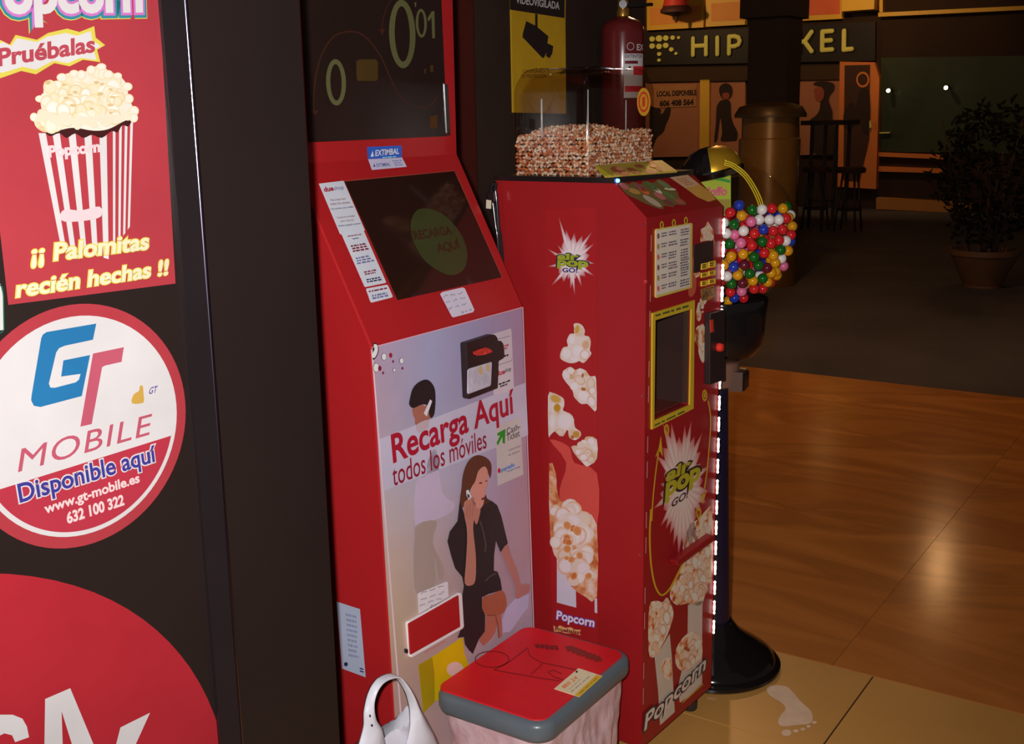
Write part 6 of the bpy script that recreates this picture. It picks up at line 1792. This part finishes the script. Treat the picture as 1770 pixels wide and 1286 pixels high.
# ------------------------------------------------------------------ cable and plug in the gap behind the popcorn machine
CBL = mat('cable_black', (26, 22, 26), 0.6, 0.15, spec=0.6)
PC_ = Plane(MP_ @ Vector((-0.02, 0.41, 0)), -PXD)
cab = thing('power_cable', PC_.at(856, 430), 'glossy black cable bundle with a white tag behind the popcorn machine', 'cable')
for k, offs in enumerate((0, 4.5, -3)):
    pts = catmull([(853 + offs * .4, 316), (849 + offs, 328), (851 + offs, 345), (854 + offs * .7, 368), (857 + offs * .4, 392), (860, 412), (864, 470), (868, 600)], 5, False)
    tube('cable', [PC_.at(*p) + PXD * 0.006 * k for p in pts], 0.0042, CBL, cab, 8)
slab('plug', PC_, [(846, 332), (857, 330), (859, 350), (847, 350)], 0.014, CBL, cab, 0.004)
slab('tag', Plane(PC_.p - PXD * 0.016, -PXD), [(841, 345), (849.5, 346.5), (849, 361), (840.5, 360)], 0.001, mat('tag_white', (212, 206, 180), 0.85, 0.5), cab)

# ------------------------------------------------------------------ on the back wall: camera warning sign and fire extinguisher
PW = Plane((3.2, 2.11, 1.6), (0, -1, 0))
KW = 0.36
d1 = lambda pts: crop(840, 0, 4.019, pts)
YEL = mat('sign_yellow', (168, 124, 24), KW, 0.5, var=0.08)
SBK = mat('sign_black', (30, 22, 20), KW, 0.5)
sg = slab('warning_sign', PW, d1([(166, 65), (160, -130), (548, -80), (545, 125), (550, 790), (180, 782)]), 0.004, YEL, None)
tag(sg, 'yellow video surveillance sign with a black camera picture on the back wall', 'sign')
PW2 = Plane((3.2, 2.106, 1.6), (0, -1, 0))
decal('header', PW2, d1([(166, 67), (160, -130), (548, -80), (545, 126)]), SBK, sg, 1)
ptext('VIDEOVIGILADA', PW2, *d1([(205, 22), (508, 68), (206, -34)]), mat('sign_white', (190, 180, 160), KW, 0.5), sg, 3, bold=0.02)
decal('camera_print', PW2, d1([(278, 146), (340, 178), (340, 96), (357, 98), (357, 190), (432, 252), (425, 300), (466, 320), (460, 370), (440, 405), (415, 390), (418, 365), (400, 405), (385, 398), (252, 258), (256, 225)]), SBK, sg, 2)
ptext('LEY ORGANICA 15', PW2, *d1([(252, 506), (440, 506), (252, 484)]), mat('sign_print', (96, 66, 16), KW, 0.6), sg, 2, bold=0.02)
ptext('DE PROTECCION', PW2, *d1([(242, 540), (420, 540), (242, 516)]), mat('sign_print', (96, 66, 16), KW, 0.6), sg, 2, bold=0.02)
EXR = 0.078
ec = Plane((3.7, 2.02, 1.6), (0, -1, 0))
ea, eb = ec.at(1036, 90), ec.at(1114, 90)
ex_ = Vector(((ea.x + eb.x) / 2, 2.02, 0))
vd = Vector((EYE.x - ex_.x, EYE.y - ex_.y, 0)).normalized()
zsh = ec.at(1075, 48).z
zneck = ec.at(1066, 30).z
ext = thing('fire_extinguisher', (ex_.x, 2.02, zsh - 0.46), 'red fire extinguisher with a white label hung on the back wall', 'fire extinguisher')
EXRED = mat('extinguisher_red', (78, 22, 22), KW, 0.22, spec=0.6)
lathe('cylinder', ex_, [(0.001, zsh - 0.46), (EXR * 0.9, zsh - 0.46), (EXR, zsh - 0.45), (EXR, zsh - 0.02), (EXR * 0.97, zsh + 0.004), (EXR * 0.8, zsh + 0.022), (EXR * 0.45, zneck), (0.022, zneck + 0.006)], EXRED, ext, 40)
lathe('valve', ex_, [(0.022, zneck), (0.024, zneck + 0.02), (0.020, zneck + 0.03), (0.020, zneck + 0.07), (0.001, zneck + 0.07)], mat('valve_brass', (150, 110, 50), KW, 0.3, 0.8), ext, 20)
MV = Matrix.Translation(ex_ + Vector((0, 0, zneck))) @ Matrix.Rotation(math.atan2(vd.y, vd.x) + 1.2, 4, 'Z')
box('lever', -0.03, 0.12, -0.012, 0.012, 0.066, 0.076, BLACKTRIM, ext, MV, 0.003)
box('lever', -0.02, 0.11, -0.010, 0.010, 0.036, 0.046, BLACKTRIM, ext, MV, 0.003)
lathe('gauge', ex_ + vd * 0.022 + Vector((0, 0, zneck + 0.045)), [(0.001, 0.012), (0.014, 0.012), (0.016, 0.006), (0.016, 0)], CHROME, ext, 18, up=tuple(vd))
box('wall_bracket', ex_.x - 0.03, ex_.x + 0.03, 2.05, 2.11, zsh - 0.10, zsh - 0.06, BLACKTRIM, ext)
side_ = Vector((-vd.y, vd.x, 0))
if side_.dot(_r) < 0:
    side_ = -side_
def on_cyl(u, z, lift=0.0008):
    """u: angle from the line of sight, positive to the right."""
    return ex_ + (vd * math.cos(u) + side_ * math.sin(u)) * (EXR + lift) + Vector((0, 0, z))
def cyl_patch(name, u0, u1, z0, z1, m, parent, lift):
    n_ = 12
    V_ = [on_cyl(u0 + (u1 - u0) * i / n_, z, lift) for z in (z0, z1) for i in range(n_ + 1)]
    return mesh(name, V_, [(i, i + 1, n_ + 2 + i, n_ + 1 + i) for i in range(n_)], m, parent, True)
zl = lambda y: ec.at(1095, y).z
LW = mat('ext_label', (186, 172, 196), KW, 0.5)
lb = cyl_patch('label', 0.06, 1.15, zl(170), zl(96), LW, ext, 0.0008)
cyl_patch('label_band', 0.10, 0.75, zl(113), zl(108), mat('ext_dark', (80, 16, 30), KW, 0.5), lb, 0.0016)
cyl_patch('label_band', 0.50, 1.15, zl(132), zl(117), mat('ext_red', (170, 30, 36), KW, 0.5), lb, 0.0016)
cyl_patch('label_band', 0.10, 1.1, zl(160), zl(150), mat('ext_red', (170, 30, 36), KW, 0.5), lb, 0.0016)
cyl_patch('label_mark', 0.16, 0.22, zl(124), zl(120), SBK, lb, 0.0018)
cyl_patch('label_mark', 0.28, 0.36, zl(121), zl(117), SBK, lb, 0.0018)
text('EXTINTOR', lambda u, v: on_cyl(0.10 + 0.95 * u, zl(103) + (zl(97.5) - zl(103)) * v, 0.002), mat('ext_navy', (60, 30, 70), KW, 0.5), lb, bold=0.02)
text('EX', lambda u, v: on_cyl(0.68 + 0.5 * u, zl(90.5) + (zl(80) - zl(90.5)) * v, 0.0012), mat('ext_pale', (196, 150, 160), KW, 0.5), ext, bold=0.02)
n_ = 20
V_ = [on_cyl(0.36 + r * math.cos(t) / EXR, zl(84) + r * math.sin(t), 0.0012) for r in (0.0135, 0.0115) for t in (2 * math.pi * i / n_ for i in range(n_))]
mesh('badge', V_, [(i, (i + 1) % n_, n_ + (i + 1) % n_, n_ + i) for i in range(n_)], mat('ext_pale', (196, 150, 160), KW, 0.5), ext)
